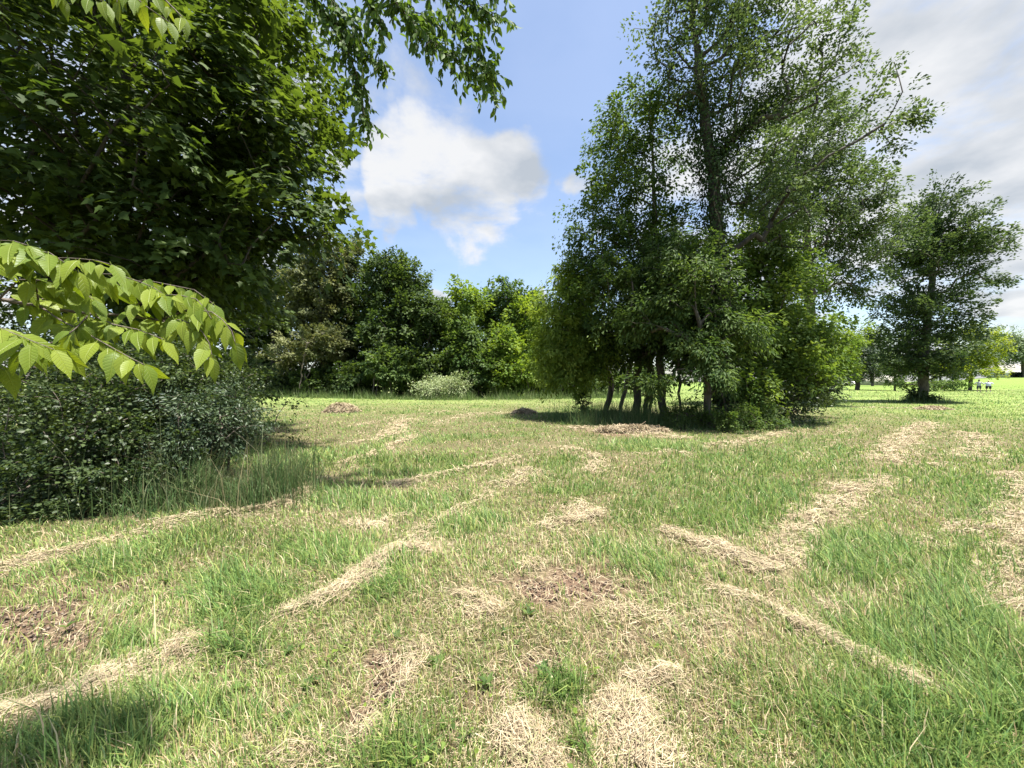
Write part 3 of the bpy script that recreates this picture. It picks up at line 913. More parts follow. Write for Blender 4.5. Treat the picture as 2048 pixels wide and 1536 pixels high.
# vine on the tall trunk: part of the tall tree's neighbourhood, its own plant
def trunk_vine():
    rng = np.random.default_rng(77)
    path = resample([W(1440, 800, 13.8), W(1440, 600, 13.8), W(1425, 350, 13.8), W(1398, 170, 13.8)], .1)
    n = 9000
    i = rng.integers(0, len(path), n)
    a = rng.uniform(0, 6.28, n); r = np.abs(rng.normal(.34, .12, n)) * (.8 + .8 * vnoise(i * .05, a * 0, 3))
    P = path[i] + np.stack([np.cos(a) * r, np.sin(a) * r, rng.normal(0, .06, n)], 1)
    A = np.stack([np.cos(a) * .5, np.sin(a) * .5, -np.ones(n)], 1) + rng.normal(0, .3, (n, 3))
    Nn = np.stack([np.cos(a), np.sin(a), np.full(n, .5)], 1) + rng.normal(0, .4, (n, 3))
    # second, limb-hugging part
    path2 = resample([W(1425, 330, 13.8), W(1490, 250, 13.7), W(1560, 190, 13.6)], .1)
    j = rng.integers(0, len(path2), 3500)
    P2 = path2[j] + rng.normal(0, .3, (3500, 3))
    V, Fc, T = leaf_cloud(np.concatenate([P, P2]) - A0, np.concatenate([A, rng.normal(0, .5, (3500, 3)) + [0, 0, -.6]]), np.concatenate([Nn, rng.normal(0, .5, (3500, 3)) + [0, 0, 1]]),
                          rng.uniform(.07, .13, n + 3500), np.clip(rng.normal(.4, .25, n + 3500), 0, 1), OVATE, 1.2)
    root = thing('climbing_vine', 'dark leafy vine wrapping the tallest trunk of the clump', 'vine', A0)
    link('foliage', make_mesh('foliage', V, Fc, {'tint': T}), M_IVY, root)
    ps = resample([W(1447, 850, 13.55), W(1434, 600, 13.5), W(1432, 350, 13.55)], .3)
    ps[:, 0] += .12 * np.sin(np.arange(len(ps)) * .9)
    link('stem', wood_mesh('stem', ps - A0, np.arange(-1, len(ps) - 1), np.full(len(ps), .03)), M_TWIG, root)
trunk_vine()
# extra bare trunks of the clump
for (px, Y, r, lx, lab) in ((1240, 19.6, .10, 25, 'thin dark trunk rising behind the leaning tree of the clump'),
                            (1300, 17.9, .07, 8, 'slim dark trunk standing close to the slender tree'),
                            (1362, 15.2, .05, -6, 'thin pole-like trunk between the slender tree and the young ash')):
    b = gY(px, Y)
    make_tree('clump_tree', lab, 'tree', b, [[b - [0, 0, .1], W(px + lx * .5, 770, Y), W(px + lx, 700, Y), W(px + lx * 1.2, 600, Y)]],
              [E(px + lx * 1.2, 650, Y, 1.2, 1.3)], 40, 4000, .12, OVATE, M_DARK, 300 + px, csize=.5, rbase=(r,), droop=.3)


def shrub(name, label, base, ells, nclump, nleaf, leaf, tmpl, mat, seed, group=None, stems=5, spread=.3, cat='shrub', **kw):
    rng = np.random.default_rng(seed + 900)
    base = np.array(base, float)
    cz = max(e[2] + e[5] * .2 for e in ells)
    mid = np.mean([[e[0], e[1]] for e in ells], 0)
    tr = []
    for k in range(stems):
        e = ells[rng.integers(len(ells))]
        b = base + np.array([rng.normal(0, spread), rng.normal(0, spread), -.05])
        b[2] = gz1(b[0], b[1]) - .05
        t = np.array([e[0] + rng.normal(0, e[3] * .3), e[1] + rng.normal(0, e[4] * .3), e[2]])
        tr.append([b, b + (t - b) * .5 + np.array([0, 0, .1 * (t - b)[2]]), t])
    kw.setdefault('csize', .3); kw.setdefault('flat', .3)
    return make_tree(name, label, cat, base, tr, ells, nclump, nleaf, leaf, tmpl, mat, seed, rbase=tuple([kw.pop('stem_r', .03)] * stems), group=group, parts=('stem', 'foliage'), bark=M_TWIG, **kw)


b = gY(1560, 14.6)
shrub('low_shrub', 'grey-green thorny shrub spreading at the foot of the clump', b,
      [E(1560, 800, 14.4, 1.3, .75), E(1600, 770, 15.2, 1.3, .7), E(1490, 815, 13.6, 1.0, .5), E(1630, 780, 17, 1.0, .8)], 140, 12000, .10, OVATE, M_SHRUB, 41, spread=.5)
b = gY(1440, 12.9)
shrub('weed_bush', 'leafy green weeds and brambles at the foot of the vine-clad trunk', b,
      [E(1450, 835, 12.6, 1.1, .42), E(1530, 840, 12.8, .9, .4), E(1380, 825, 13.2, .8, .4)], 90, 8000, .075, OVATE, M_MID, 42, spread=.6, csize=.25)
b = gY(1168, 17.6)
shrub('sapling_bush', 'small dark sapling at the edge of the clump weeds', b, [E(1165, 805, 17.6, .3, .55)], 24, 1500, .09, OVATE, M_DARK, 43, stems=3, spread=.08, csize=.2)

# second tall tree behind the clump
T3 = gY(1622, 25.0)
make_tree('tall_tree', 'tall tree behind the clump with dark forked trunk and wide dark crown', 'tree', T3,
          [[T3 - [0, 0, .1], W(1618, 600, 25), W(1612, 470, 25), W(1600, 380, 25), W(1570, 260, 25)], ],
          [E(1600, 300, 25, 3.2, 3.6, 3), E(1680, 400, 25, 2.8, 3.0, 2.8), E(1710, 470, 24.5, 2.4, 2.6, 2.4), E(1540, 430, 25.5, 2.6, 3, 2.6), E(1700, 570, 24.6, 2.0, 1.3, 1.8), E(1650, 290, 25, 2.2, 2.0, 2), E(1600, 560, 25.5, 1.8, 2.0, 1.8)],
          460, 42000, .175, OVATE, M_TALL, 27, csize=.8, flat=.26, rbase=(.3,), wind=(.3, 0, .1), droop=.25, shell=.4)
b = gY(1655, 29)
make_tree('round_tree', 'small round bright green tree behind the shrubby tree base', 'tree', b, [[b - [0, 0, .1], W(1650, 750, 29), W(1655, 690, 29)], [gY(1648, 28.0), W(1664, 776, 28), W(1676, 768, 28), W(1677, 758, 28.3), W(1676, 740, 28.6)]],
          [E(1675, 690, 29, 2.0, 2.3, 2), E(1640, 720, 29, 1.8, 1.8, 1.8), E(1668, 740, 29, 1.7, .9, 1.7)], 220, 17000, .17, OVATE, M_BRIGHT, 28, csize=.6, rbase=(.15, .07), droop=.3)
b = gY(1622, 24.6)
shrub('base_shrub', 'dark grey-green shrub crowding the foot of the second tall trunk', b, [E(1615, 790, 24.6, 1.2, .9), E(1600, 770, 24.5, 1.3, 1.0), E(1640, 800, 24.4, .9, .45)], 70, 6000, .14, OVATE, M_SHRUB, 44)

# single leaning tree to the right
T4 = gY(1845, 28.8)
make_tree('windswept_tree', 'lone tree with straight dark trunk and windswept ragged top on the open field', 'tree', T4,
          [[T4 - [0, 0, .1], W(1850, 680, 28.8), W(1862, 560, 28.8), W(1868, 470, 28.8), W(1880, 390, 28.8)]],
          [E(1870, 460, 28.8, 2.6, 2.8, 2.6), E(1905, 500, 28.8, 3.0, 2.0, 2.6), E(1815, 500, 28.8, 2.4, 2.6, 2.4), E(1850, 620, 28.8, 3.1, 2.2, 3.0), E(1830, 695, 28.6, 3.0, 1.8, 2.8), E(1900, 690, 28.8, 2.6, 2.0, 2.6), E(1950, 560, 28.8, 1.8, 1.2, 1.6),
           E(1880, 400, 28.8, 1.6, 1.2, 1.4), E(1960, 480, 28.8, 1.5, .5, 1.2, 1.5), E(1850, 735, 28.6, 2.6, .7, 2.4)],
          520, 48000, .20, OVATE, M_WIND, 29, csize=.85, flat=.17, rbase=(.30,), wind=(.7, 0, .35), droop=.05, shell=.4, tilt_j=.3)
shrub('trunk_base_shrub', 'low scrubby shoots around the foot of the lone windswept tree', T4 + [0, -.4, 0], [E(1845, 797, 28.4, .8, .4), E(1832, 790, 28.6, .5, .4)], 40, 3000, .13, OVATE, M_SHRUB, 45)
b = gY(1940, 64)
make_tree('yellow_tree', 'bright yellow-green tree behind the lone windswept tree', 'tree', b, [[b - [0, 0, .1], W(1942, 740, 64), W(1945, 680, 64)]],
          [E(1950, 690, 64, 3.4, 3.8), E(1935, 735, 64, 4.2, 2.0), E(1968, 725, 63, 2.0, 2.4)], 200, 13000, .28, OVATE, M_YELLOW, 30, csize=.9, rbase=(.25,), group=None)
b = gY(1715, 68)
make_tree('dark_tree', 'dark blue-green low-branched tree with thick trunk on far bright lawn', 'tree', b, [[b - [0, 0, .1], W(1715, 750, 68), W(1716, 680, 68)]],
          [E(1716, 735, 68, 3.9, 2.1), E(1718, 700, 68, 3.0, 2.4), E(1700, 748, 68, 2.4, 1.0), E(1735, 750, 68, 2.2, 1.0)], 190, 13000, .30, OVATE, M_BLUE, 31, csize=.9, rbase=(.34,))
b = gY(1790, 62)
make_tree('small_tree', 'small thin-trunked green tree beside the far dark tree', 'tree', b, [[b - [0, 0, .1], W(1790, 755, 62), W(1789, 720, 62)]],
          [E(1790, 735, 62, 2.2, 1.8), E(1812, 765, 60, 2.2, .8), E(1870, 768, 60, 3.5, .8)], 120, 7000, .28, OVATE, M_MID, 32, csize=.7, rbase=(.14,))

# far trees behind the houses; the pale ones have haze painted into their leaves
FAR = [(1640, 130, 690, 6, 'pale'), (1700, 125, 655, 7, 'pale'), (1745, 120, 650, 7, 'pale'), (1790, 135, 690, 6, 'mid'), (1850, 140, 700, 7, 'mid'), (1910, 140, 700, 7, 'pale'), (1992, 112, 655, 6.6, 'pale'), (2045, 112, 662, 6.5, 'pale'), (2110, 118, 690, 7, 'mid'), (1580, 130, 700, 7, 'mid')]
fl = ['pale grey-green far tree seen past the small round tree', 'tall pale far tree rising behind the dark blue-green tree', 'pale far tree between the dark tree and the lone windswept tree', 'green far tree behind the grey house', 'green far tree hidden behind the lone windswept trunk',
      'pale far tree behind the yellow-green tree', 'pale far tree with light straight trunk beside the white building', 'broad pale far tree shading the white building', 'green far tree beyond the white building', 'green far tree behind the second tall tree']
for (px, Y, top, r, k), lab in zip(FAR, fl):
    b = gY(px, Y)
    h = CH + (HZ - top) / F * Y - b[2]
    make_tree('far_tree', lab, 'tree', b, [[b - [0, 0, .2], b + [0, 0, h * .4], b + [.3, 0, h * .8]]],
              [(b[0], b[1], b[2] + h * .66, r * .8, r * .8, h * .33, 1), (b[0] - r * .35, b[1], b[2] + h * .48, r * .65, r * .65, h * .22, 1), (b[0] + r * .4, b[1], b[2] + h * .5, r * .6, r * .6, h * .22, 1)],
              120, 6500, .52, OVATE, M_FAR_HAZED if k == 'pale' else M_MID, 500 + px, csize=1.5, rbase=(.35,), bark=M_BARK_PALE if px == 1992 else None, group='trees on the far edge of the lawn')

# ------------------------------------------------------------------ wood edge on the far side of the field
def wood(px, Y, topy, rx, mat, lab, seed, n=11000, name='wood_tree', lo=.25, leaf=.34, lobes=5, tm=OVATE, cl=None, flat=.3, droop=.25, bark=None, shell=.4, open_=False, rb=.2):
    rng = np.random.default_rng(seed)
    b = gY(px, Y)
    h = CH + (HZ - topy) / F * Y - b[2]
    el = [(b[0], b[1], b[2] + h * .82, rx * .55, rx * .55, h * .18, 1.2)]
    for k in range(lobes):
        t = lo + (.85 - lo) * (k + .5) / lobes
        a = rng.uniform(0, 6.28)
        q = rx * (.75 if not open_ else .9) * (1.15 - .5 * abs(t - .45))
        el.append((b[0] + math.cos(a) * rx * .35, b[1] + math.sin(a) * rx * .3, b[2] + h * t, q, q, h * .14, 1))
    top = b + np.array([rng.normal(0, .4), 0, h * .93])
    make_tree(name, lab, 'tree', b, [[b - [0, 0, .2], b + (top - b) * .4 + [rng.normal(0, .2), 0, 0], top]], el, cl or max(60, n // 70), n, leaf, tm, mat, seed, csize=.85, flat=flat, rbase=(rb,), droop=droop,
              group='trees along the wood edge', shell=shell, bark=bark)


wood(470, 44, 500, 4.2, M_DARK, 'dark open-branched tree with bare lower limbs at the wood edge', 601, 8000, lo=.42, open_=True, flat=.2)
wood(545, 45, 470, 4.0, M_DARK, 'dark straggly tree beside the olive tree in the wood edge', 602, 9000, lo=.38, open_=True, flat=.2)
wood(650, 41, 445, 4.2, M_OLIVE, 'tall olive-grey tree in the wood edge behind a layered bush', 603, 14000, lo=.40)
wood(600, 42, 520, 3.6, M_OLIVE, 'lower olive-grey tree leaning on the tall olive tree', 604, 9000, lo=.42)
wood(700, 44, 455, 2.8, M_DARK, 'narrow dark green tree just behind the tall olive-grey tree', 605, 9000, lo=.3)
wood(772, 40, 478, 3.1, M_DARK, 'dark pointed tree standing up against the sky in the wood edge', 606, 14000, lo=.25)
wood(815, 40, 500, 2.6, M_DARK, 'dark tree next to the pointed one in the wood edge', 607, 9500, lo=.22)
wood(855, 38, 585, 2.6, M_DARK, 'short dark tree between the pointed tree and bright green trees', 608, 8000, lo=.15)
wood(925, 40, 556, 3.0, M_BRIGHT, 'bright green tree above the pale flowering bush', 609, 11000, lo=.2)
wood(1010, 42, 545, 3.6, M_MID, 'broad green tree with shadowy middle near the clump', 610, 12000, lo=.25)
wood(1000, 36.5, 655, 2.0, M_BRIGHT, 'low bright green tree before the broad green one', 611, 8000, lo=.1, lobes=4)
wood(935, 37, 640, 1.9, M_MID, 'low green tree directly behind the pale flowering bush', 612, 6500, lo=.08, lobes=4)
wood(1070, 41, 580, 3.2, M_BRIGHT, 'bright green tree half hidden by the leaning ash', 613, 8000, lo=.15)
wood(1150, 43, 600, 3.6, M_MID, 'green tree behind the leaning ash of the clump', 614, 7000, lo=.1)
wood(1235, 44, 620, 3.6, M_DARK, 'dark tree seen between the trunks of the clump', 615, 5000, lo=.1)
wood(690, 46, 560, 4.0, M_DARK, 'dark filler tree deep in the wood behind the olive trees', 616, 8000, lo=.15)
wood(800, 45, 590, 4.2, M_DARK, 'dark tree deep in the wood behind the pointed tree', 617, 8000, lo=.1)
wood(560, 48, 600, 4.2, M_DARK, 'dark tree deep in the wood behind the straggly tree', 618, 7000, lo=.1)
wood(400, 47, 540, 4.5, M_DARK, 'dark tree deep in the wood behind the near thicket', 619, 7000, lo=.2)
wood(330, 44, 560, 4.5, M_MID, 'green tree in the wood partly covered by the maple sprays', 620, 6000, lo=.15)


wood(730, 43, 515, 2.8, M_DARK, 'dark tree filling the gap beside the tall olive-grey tree', 621, 8000, lo=.2)
wood(885, 42, 585, 2.8, M_MID, 'green tree filling the gap behind the short dark tree', 622, 8000, lo=.15)
wood(968, 44, 572, 3.0, M_MID, 'green tree filling the gap behind the bright green trees', 623, 8500, lo=.15)
wood(1045, 45, 588, 3.2, M_DARK, 'dark tree filling the gap next to the broad green tree', 624, 8000, lo=.12)
wood(510, 46, 520, 3.6, M_MID, 'dull green tree filling the gap between the straggly trees', 625, 8000, lo=.2)


def edge_bush(px, py, Y, rx, rz, mat, lab, seed, n=5000, name='wood_bush', leaf=.29, tm=OVATE, flat=.16, more=()):
    b = gY(px, Y)
    shrub(name, lab, b, [E(px, py, Y, rx, rz)] + [E(*m) for m in more], max(30, n // 60), n, leaf, tm, mat, seed, group='bushes along the wood edge', csize=.7, flat=flat, stems=4, spread=.5, stem_r=.06)


edge_bush(625, 690, 38.5, 3.2, 1.7, M_OLIVE, 'wide layered olive bush bulging out under the olive trees', 701, 9000, more=((580, 715, 38.5, 2.4, 1.2), (670, 680, 38.5, 1.6, 1.2)))
edge_bush(470, 735, 41, 3.0, 1.8, M_SHRUB, 'low dull green bush at the end of the wood edge nearest the thicket', 702, 6500, more=((420, 750, 41, 2.6, 1.5),))
edge_bush(545, 760, 40, 2.6, 1.3, M_SHRUB, 'dull green bush under the dark straggly tree', 703, 5000)
edge_bush(640, 762, 39, 2.4, 1.2, M_DARK, 'dark shaded bush below the wide layered olive bush', 704, 5000)
edge_bush(710, 755, 38, 2.2, 1.6, M_DARK, 'dark bush below the narrow dark tree', 705, 5500)
edge_bush(765, 725, 37, 1.9, 2.0, M_MID, 'upright green bush under the dark pointed tree', 706, 6000)
edge_bush(820, 740, 37, 1.8, 1.8, M_MID, 'green bush under the tree next to the pointed one', 707, 5500)
edge_bush(880, 775, 34.5, 2.4, 1.1, M_BLOSSOM, 'rounded pale cream flowering bush at the field edge', 708, 8000, name='flowering_bush', leaf=.16, flat=.25, more=((905, 768, 34.5, 1.6, 1.1),))
edge_bush(970, 745, 36, 1.9, 1.7, M_MID, 'green bush beside the pale flowering bush', 709, 5500)
edge_bush(1040, 750, 37, 2.2, 1.7, M_BRIGHT, 'bright green bush between wood edge and clump', 710, 5500)
edge_bush(1105, 770, 39, 2.4, 1.2, M_DARK, 'dark low bush behind the leaning ash', 711, 4000)
edge_bush(1190, 760, 40, 3.0, 1.5, M_DARK, 'dark low bush seen under the clump branches', 712, 4000)
edge_bush(1290, 755, 42, 3.4, 1.6, M_MID, 'green bush seen between the clump trunks', 713, 4000)

# ------------------------------------------------------------------ thicket at the left
tb = np.array([-5.9, 5.7, gz1(-5.9, 5.7)])
shrub('thicket_shrub', 'big dense small-leaved shrub spilling onto the mown grass under the maple', tb,
      [(-5.6, 5.9, 1.05, 1.5, 1.4, .95, 1), (-5.2, 5.9, .9, .85, .9, .65, 1), (-5.4, 6.4, 1.5, 1.1, 1.1, .6, 1), (-6.0, 4.9, .9, 1.0, .7, .6, 1.2), (-6.6, 6.0, 1.6, 1.6, 1.4, .9, 1), (-5.7, 5.0, .42, 1.3, .7, .34, 2.2), (-4.9, 5.2, .4, .8, .5, .3, 2.0), (-5.5, 6.3, 1.75, 1.0, .9, .5, 1)],
      760, 56000, .054, OVATE, M_SHRUB, 51, csize=.30, flat=.16, stems=12, spread=.8, droop=.2, shell=.36, tilt_j=.35, stem_r=.016, wid=1.15)
tb2 = np.array([-4.75, 5.9, gz1(-4.75, 5.9)])
shrub('willowy_shrub', 'blue-green narrow-leaved shrub reaching out from the thicket toward tall grass', tb2,
      [(-4.6, 5.75, 1.1, .65, .7, .45, 1), (-4.35, 5.6, .85, .4, .6, .3, 1), (-4.75, 5.5, .6, .6, .6, .4, 1), (-4.1, 5.8, 1.2, .5, .4, .07, 1.0), (-4.15, 5.6, .95, .4, .4, .07, 1.0)],
      200, 12000, .055, NARROW, M_BLUE, 52, csize=.28, flat=.14, stems=7, spread=.25, droop=.3, shell=.45, stem_r=.02, wid=1.1)
tb3 = np.array([-9.0, 8.0, gz1(-9.0, 8.0)])
shrub('thicket_shrub', 'tall shaded shrub behind the big small-leaved one', tb3,
      [(-8.6, 7.8, 1.6, 2.2, 1.6, 1.5, 1), (-7.2, 9.0, 1.4, 1.9, 1.5, 1.3, 1), (-10.5, 9.5, 2.2, 2.5, 2, 1.8, 1), (-6.3, 8.4, 1.0, 1.2, 1.2, .9, 1)],
      330, 22000, .085, OVATE, M_DARK, 53, csize=.45, flat=.2, stems=9, spread=1.2, shell=.4, stem_r=.04)


# ------------------------------------------------------------------ broad-leaved tree beside the camera: two low branches with single leaves
def leaf_variant(seed):
    rng = np.random.default_rng(seed)
    nx = 7
    t = np.array([0, .07, .2, .38, .6, .82, 1.0])
    wdt = np.array([.012, .10, .185, .222, .175, .065, 0.0]) * rng.uniform(.85, 1.1)
    curl = rng.uniform(.08, .42); fold = rng.uniform(.08, .3); side = rng.normal(0, .05)
    V = []
    for k in range(nx):
        z = -curl * t[k] ** 2
        yb = side * t[k] ** 2
        wv = .015 * math.sin(k * 2.1 + seed)
        V += [(t[k], yb, z), (t[k], yb + wdt[k], z + fold * wdt[k] + wv), (t[k], yb - wdt[k], z + fold * wdt[k] - wv)]
    Fq = []
    for k in range(nx - 1):
        a, b = 3 * k, 3 * (k + 1)
        Fq += [(a, b, b + 1, a + 1), (a + 2, b + 2, b, a)]
    # short stalk
    n0 = len(V)
    V += [(-.12, .008, .03), (-.12, -.008, .03), (0, .008, 0), (0, -.008, 0)]
    Fq.append((n0, n0 + 1, n0 + 3, n0 + 2))
    me = make_mesh('leaf', np.array(V), [np.array(Fq)], smooth=True)
    me.materials.append(M_HACK)
    return me


def broad_tree():
    from mathutils import Matrix
    rng = np.random.default_rng(99)
    base = np.array([-3.6, 1.35, gz1(-3.6, 1.35)])
    root = thing('broadleaf_tree', 'light green broad-leaved tree whose low branch hangs over the grass', 'tree', base)
    top = np.array([-3.3, 1.6, 8.0])
    tp = resample([base - [0, 0, .1], base + [.05, 0, 2.2], base + [.2, .1, 4.5], top], .3)
    link('trunk', wood_mesh('trunk', tp - base, np.arange(-1, len(tp) - 1), np.linspace(.16, .06, len(tp))), M_BARK, root)
    variants = [leaf_variant(q) for q in range(8)]
    vd = leaf_variant

    def branch(paths, radii):
        pos, par, rad = [], [], []
        for pth, (r0, r1) in zip(paths, radii):
            q = resample(pth, .05); s = len(pos)
            for i, p in enumerate(q):
                pos.append(p); par.append(-1 if i == 0 else s + i - 1); rad.append(r0 + (r1 - r0) * i / (len(q) - 1))
        me = wood_mesh('branch', np.array(pos) - base, np.array(par), np.array(rad))
        return link('branch', me, M_TWIG, root)

    def put_leaf(par, p, d, nrm, s):
        d = d / np.linalg.norm(d); nrm = nrm - d * (nrm @ d); nrm /= np.linalg.norm(nrm); bb = np.cross(nrm, d)
        o = bpy.data.objects.new('leaf', variants[rng.integers(8)]); COL.objects.link(o); o.parent = par
        p = p - base
        o.matrix_basis = Matrix([[d[r] * s, bb[r] * s, nrm[r] * s, p[r]] for r in range(3)] + [[0, 0, 0, 1]])

    def alt_leaves(par, pth, size, step, droop, t0=.1, tipfan=True):
        q = resample(pth, .01)
        L_ = .01 * (len(q) - 1)
        k = 0; s = L_ * t0
        while s < L_:
            i = min(int(s / .01), len(q) - 2)
            d = q[i + 1] - q[i]; d /= np.linalg.norm(d)
            side = np.cross(d, [0, 0, 1.]); side /= np.linalg.norm(side) + 1e-9
            sg = 1 if k % 2 else -1
            ax = d * rng.uniform(.35, .8) + side * sg * rng.uniform(.5, .95) + np.array([0, 0, -droop * rng.uniform(.4, 1.5)])
            nn = np.array([rng.normal(0, .45) + .1, rng.normal(0, .4) - .8, .9])
            put_leaf(par, q[i] + rng.normal(0, .004, 3) + ax / np.linalg.norm(ax) * size * .12, ax + rng.normal(0, .18, 3), nn, size * rng.uniform(.5, 1.22))
            s += step * rng.uniform(.75, 1.3); k += 1
        d = q[-1] - q[-2]
        put_leaf(par, q[-1], d + np.array([0, 0, -.01 * droop]), np.array([0, -.2, 1.]), size)

    # low branch: stems traced from the photo, held at about 1.5 m from the eye
    Y0 = 1.50
    T0 = base + [.05, 0, 1.6]
    main = [T0, W(-250, 570, 1.45), W(0, 598, 1.45), W(90, 615, 1.46), W(180, 628, Y0), W(240, 630, Y0 + .03), W(320, 640, Y0 + .05), W(400, 668, Y0 + .05)]
    st = [main,
          [W(0, 598, 1.45), W(80, 600, 1.5), W(130, 590, 1.55), W(210, 575, 1.6), W(290, 560, 1.6), W(390, 580, 1.6), W(430, 610, 1.6)],
          [W(80, 612, 1.45), W(75, 570, 1.4), W(60, 530, 1.38), W(110, 515, 1.36), W(190, 520, 1.36), W(225, 530, 1.36)],
          [W(80, 612, 1.46), W(120, 640, 1.42), W(170, 665, 1.38), W(215, 690, 1.36), W(260, 715, 1.35), W(290, 730, 1.35)],
          [W(-250, 570, 1.45), W(-80, 530, 1.35), W(20, 500, 1.33), W(100, 505, 1.33), W(160, 545, 1.35)],
          [W(-250, 570, 1.45), W(-100, 640, 1.25), W(0, 655, 1.22), W(60, 680, 1.2), W(110, 700, 1.2)],
          [W(240, 630, Y0 + .03), W(290, 600, 1.5), W(350, 588, 1.48), W(400, 600, 1.48), W(425, 640, 1.48)],
          [W(180, 628, Y0), W(230, 650, 1.44), W(280, 660, 1.42), W(330, 680, 1.42)],
          [W(-250, 570, 1.45), W(-150, 690, 1.3), W(-40, 715, 1.3), W(10, 740, 1.3)],
          [W(130, 590, 1.55), W(170, 550, 1.5), W(230, 548, 1.48), W(300, 570, 1.48), W(330, 590, 1.48)],
          [W(0, 598, 1.45), W(40, 560, 1.4), W(90, 560, 1.4), W(150, 575, 1.42), W(190, 600, 1.42)]]
    st += [[W(320, 640, 1.55), W(380, 618, 1.5), W(430, 625, 1.48), W(462, 655, 1.48), W(472, 690, 1.48)],
           [W(-250, 570, 1.45), W(-60, 500, 1.3), W(15, 478, 1.28), W(60, 492, 1.28)],
           [W(320, 640, 1.55), W(370, 640, 1.46), W(415, 670, 1.45), W(425, 715, 1.45)],
           [W(180, 628, 1.5), W(150, 660, 1.32), W(100, 690, 1.28), W(50, 700, 1.28)]]
    br = branch(st, [(.022, .003)] + [(.004, .0015)] * (len(st) - 1))
    br['label'] = 'low branch with large light green leaves'
    alt_leaves(br, main[2:], .098, .024, .9)
    for k, s in enumerate(st[1:]):
        alt_leaves(br, s[1:] if k in (3, 4, 7, 11) else s, .102, .018, .95)
    # upper branch with a few hanging leaves
    st2 = [[base + [.15, .05, 3.2], W(-60, -150, 1.6), W(120, -70, 1.6), W(240, -40, 1.62), W(330, 0, 1.65), W(370, 40, 1.65)],
           [W(120, -70, 1.6), W(150, -30, 1.55), W(190, 0, 1.55), W(215, 10, 1.55)], [W(240, -40, 1.62), W(270, -5, 1.6), W(300, 20, 1.6), W(345, 50, 1.6)],
           [W(120, -70, 1.6), W(130, -20, 1.7), W(135, 5, 1.7)], [W(240, -40, 1.62), W(240, -10, 1.58), W(240, 10, 1.58)]]
    br2 = branch(st2, [(.02, .003)] + [(.004, .0015)] * 4)
    br2['label'] = 'upper branch tip with hanging leaves'
    for k, s in enumerate(st2):
        alt_leaves(br2, s[2:] if k == 0 else s, .085, .03, 1.4, t0=.05)

    # long overhead branches reaching out over the field
    arms = [([top - [0, 0, 1.5], W(420, -420, 5.3), W(720, -90, 5.3), W(800, 20, 5.3), W(870, 90, 5.3), W(940, 140, 5.3), W(985, 150, 5.3)], .03),
            ([W(640, -180, 5.3), W(800, -60, 5.1), W(900, 0, 5.1), W(985, 30, 5.1)], .012),
            ([W(800, 20, 5.3), W(900, 50, 5.8), W(960, 100, 5.8), W(985, 165, 5.8)], .008), ([W(720, -90, 5.3), W(740, 0, 5.4), W(760, 50, 5.4)], .01), ([W(800, -60, 5.1), W(920, -60, 5.8), W(1010, -15, 5.8)], .008),
            ([top - [0, 0, 1.2], W(350, -300, 5.6), W(600, -40, 5.8), W(680, 60, 5.8), W(720, 110, 5.8), W(770, 130, 5.8)], .025), ([W(680, 60, 5.8), W(715, 150, 5.8), W(725, 210, 5.8), W(735, 250, 5.8)], .01),
            ([W(600, -40, 5.8), W(660, 0, 5.8), W(720, 60, 5.8)], .01)]
    pos, par, rad = [], [], []
    P, A, N_, S = [], [], [], []
    for pth, r in arms:
        q = resample(pth, .08); s = len(pos)
        for i, p in enumerate(q):
            pos.append(p); par.append(-1 if i == 0 else s + i - 1); rad.append(r + (.004 - r) * i / (len(q) - 1))
        # side twigs with leaves
        vis = [i for i in range(len(q)) if abs(q[i][0]) < 1.4 * q[i][1] and (q[i][2] - CH) < 1.04 * q[i][1]]
        for i in vis:
            for rep in range(3):
                d = q[min(i + 1, len(q) - 1)] - q[max(i - 1, 0)]; d /= np.linalg.norm(d)
                tw = d * .6 + rng.normal(0, .6, 3) + [0, 0, -.25]; tw /= np.linalg.norm(tw)
                ln = rng.uniform(.15, .42)
                s2 = len(pos)
                m = 4
                for j in range(m):
                    t = j / (m - 1)
                    pos.append(q[i] + tw * ln * t + np.array([0, 0, -.18 * ln * t * t])); par.append(s + i if j == 0 else s2 + j - 1); rad.append(.0035 * (1 - .6 * t))
                nl = int(ln / .034)
                for j in range(nl):
                    t = (j + .5) / nl
                    P.append(q[i] + tw * ln * t + np.array([0, 0, -.18 * ln * t * t]))
                    A.append(tw * .4 + rng.normal(0, .45, 3) + [0, 0, -.75]); N_.append(rng.normal(0, .6, 3) + [0, -.3, .5]); S.append(rng.uniform(.08, .135))
    arm = link('branch', wood_mesh('branch', np.array(pos) - base, np.array(par), np.array(rad)), M_TWIG, root)
    arm['label'] = 'long overhead branch hanging against the sky'
    P, A, N_, S = map(np.array, (P, A, N_, S))
    V, Fc, T = leaf_cloud(P - base, A, N_, S, np.clip(rng.normal(.4, .25, len(P)), 0, 1), OVATE_NEAR, 1.0)
    fo = link('foliage', make_mesh('foliage', V, Fc, {'tint': T}), M_HACKM, root)
    fo['kind'] = 'stuff'
    print('broad leaves', len(P))


broad_tree()

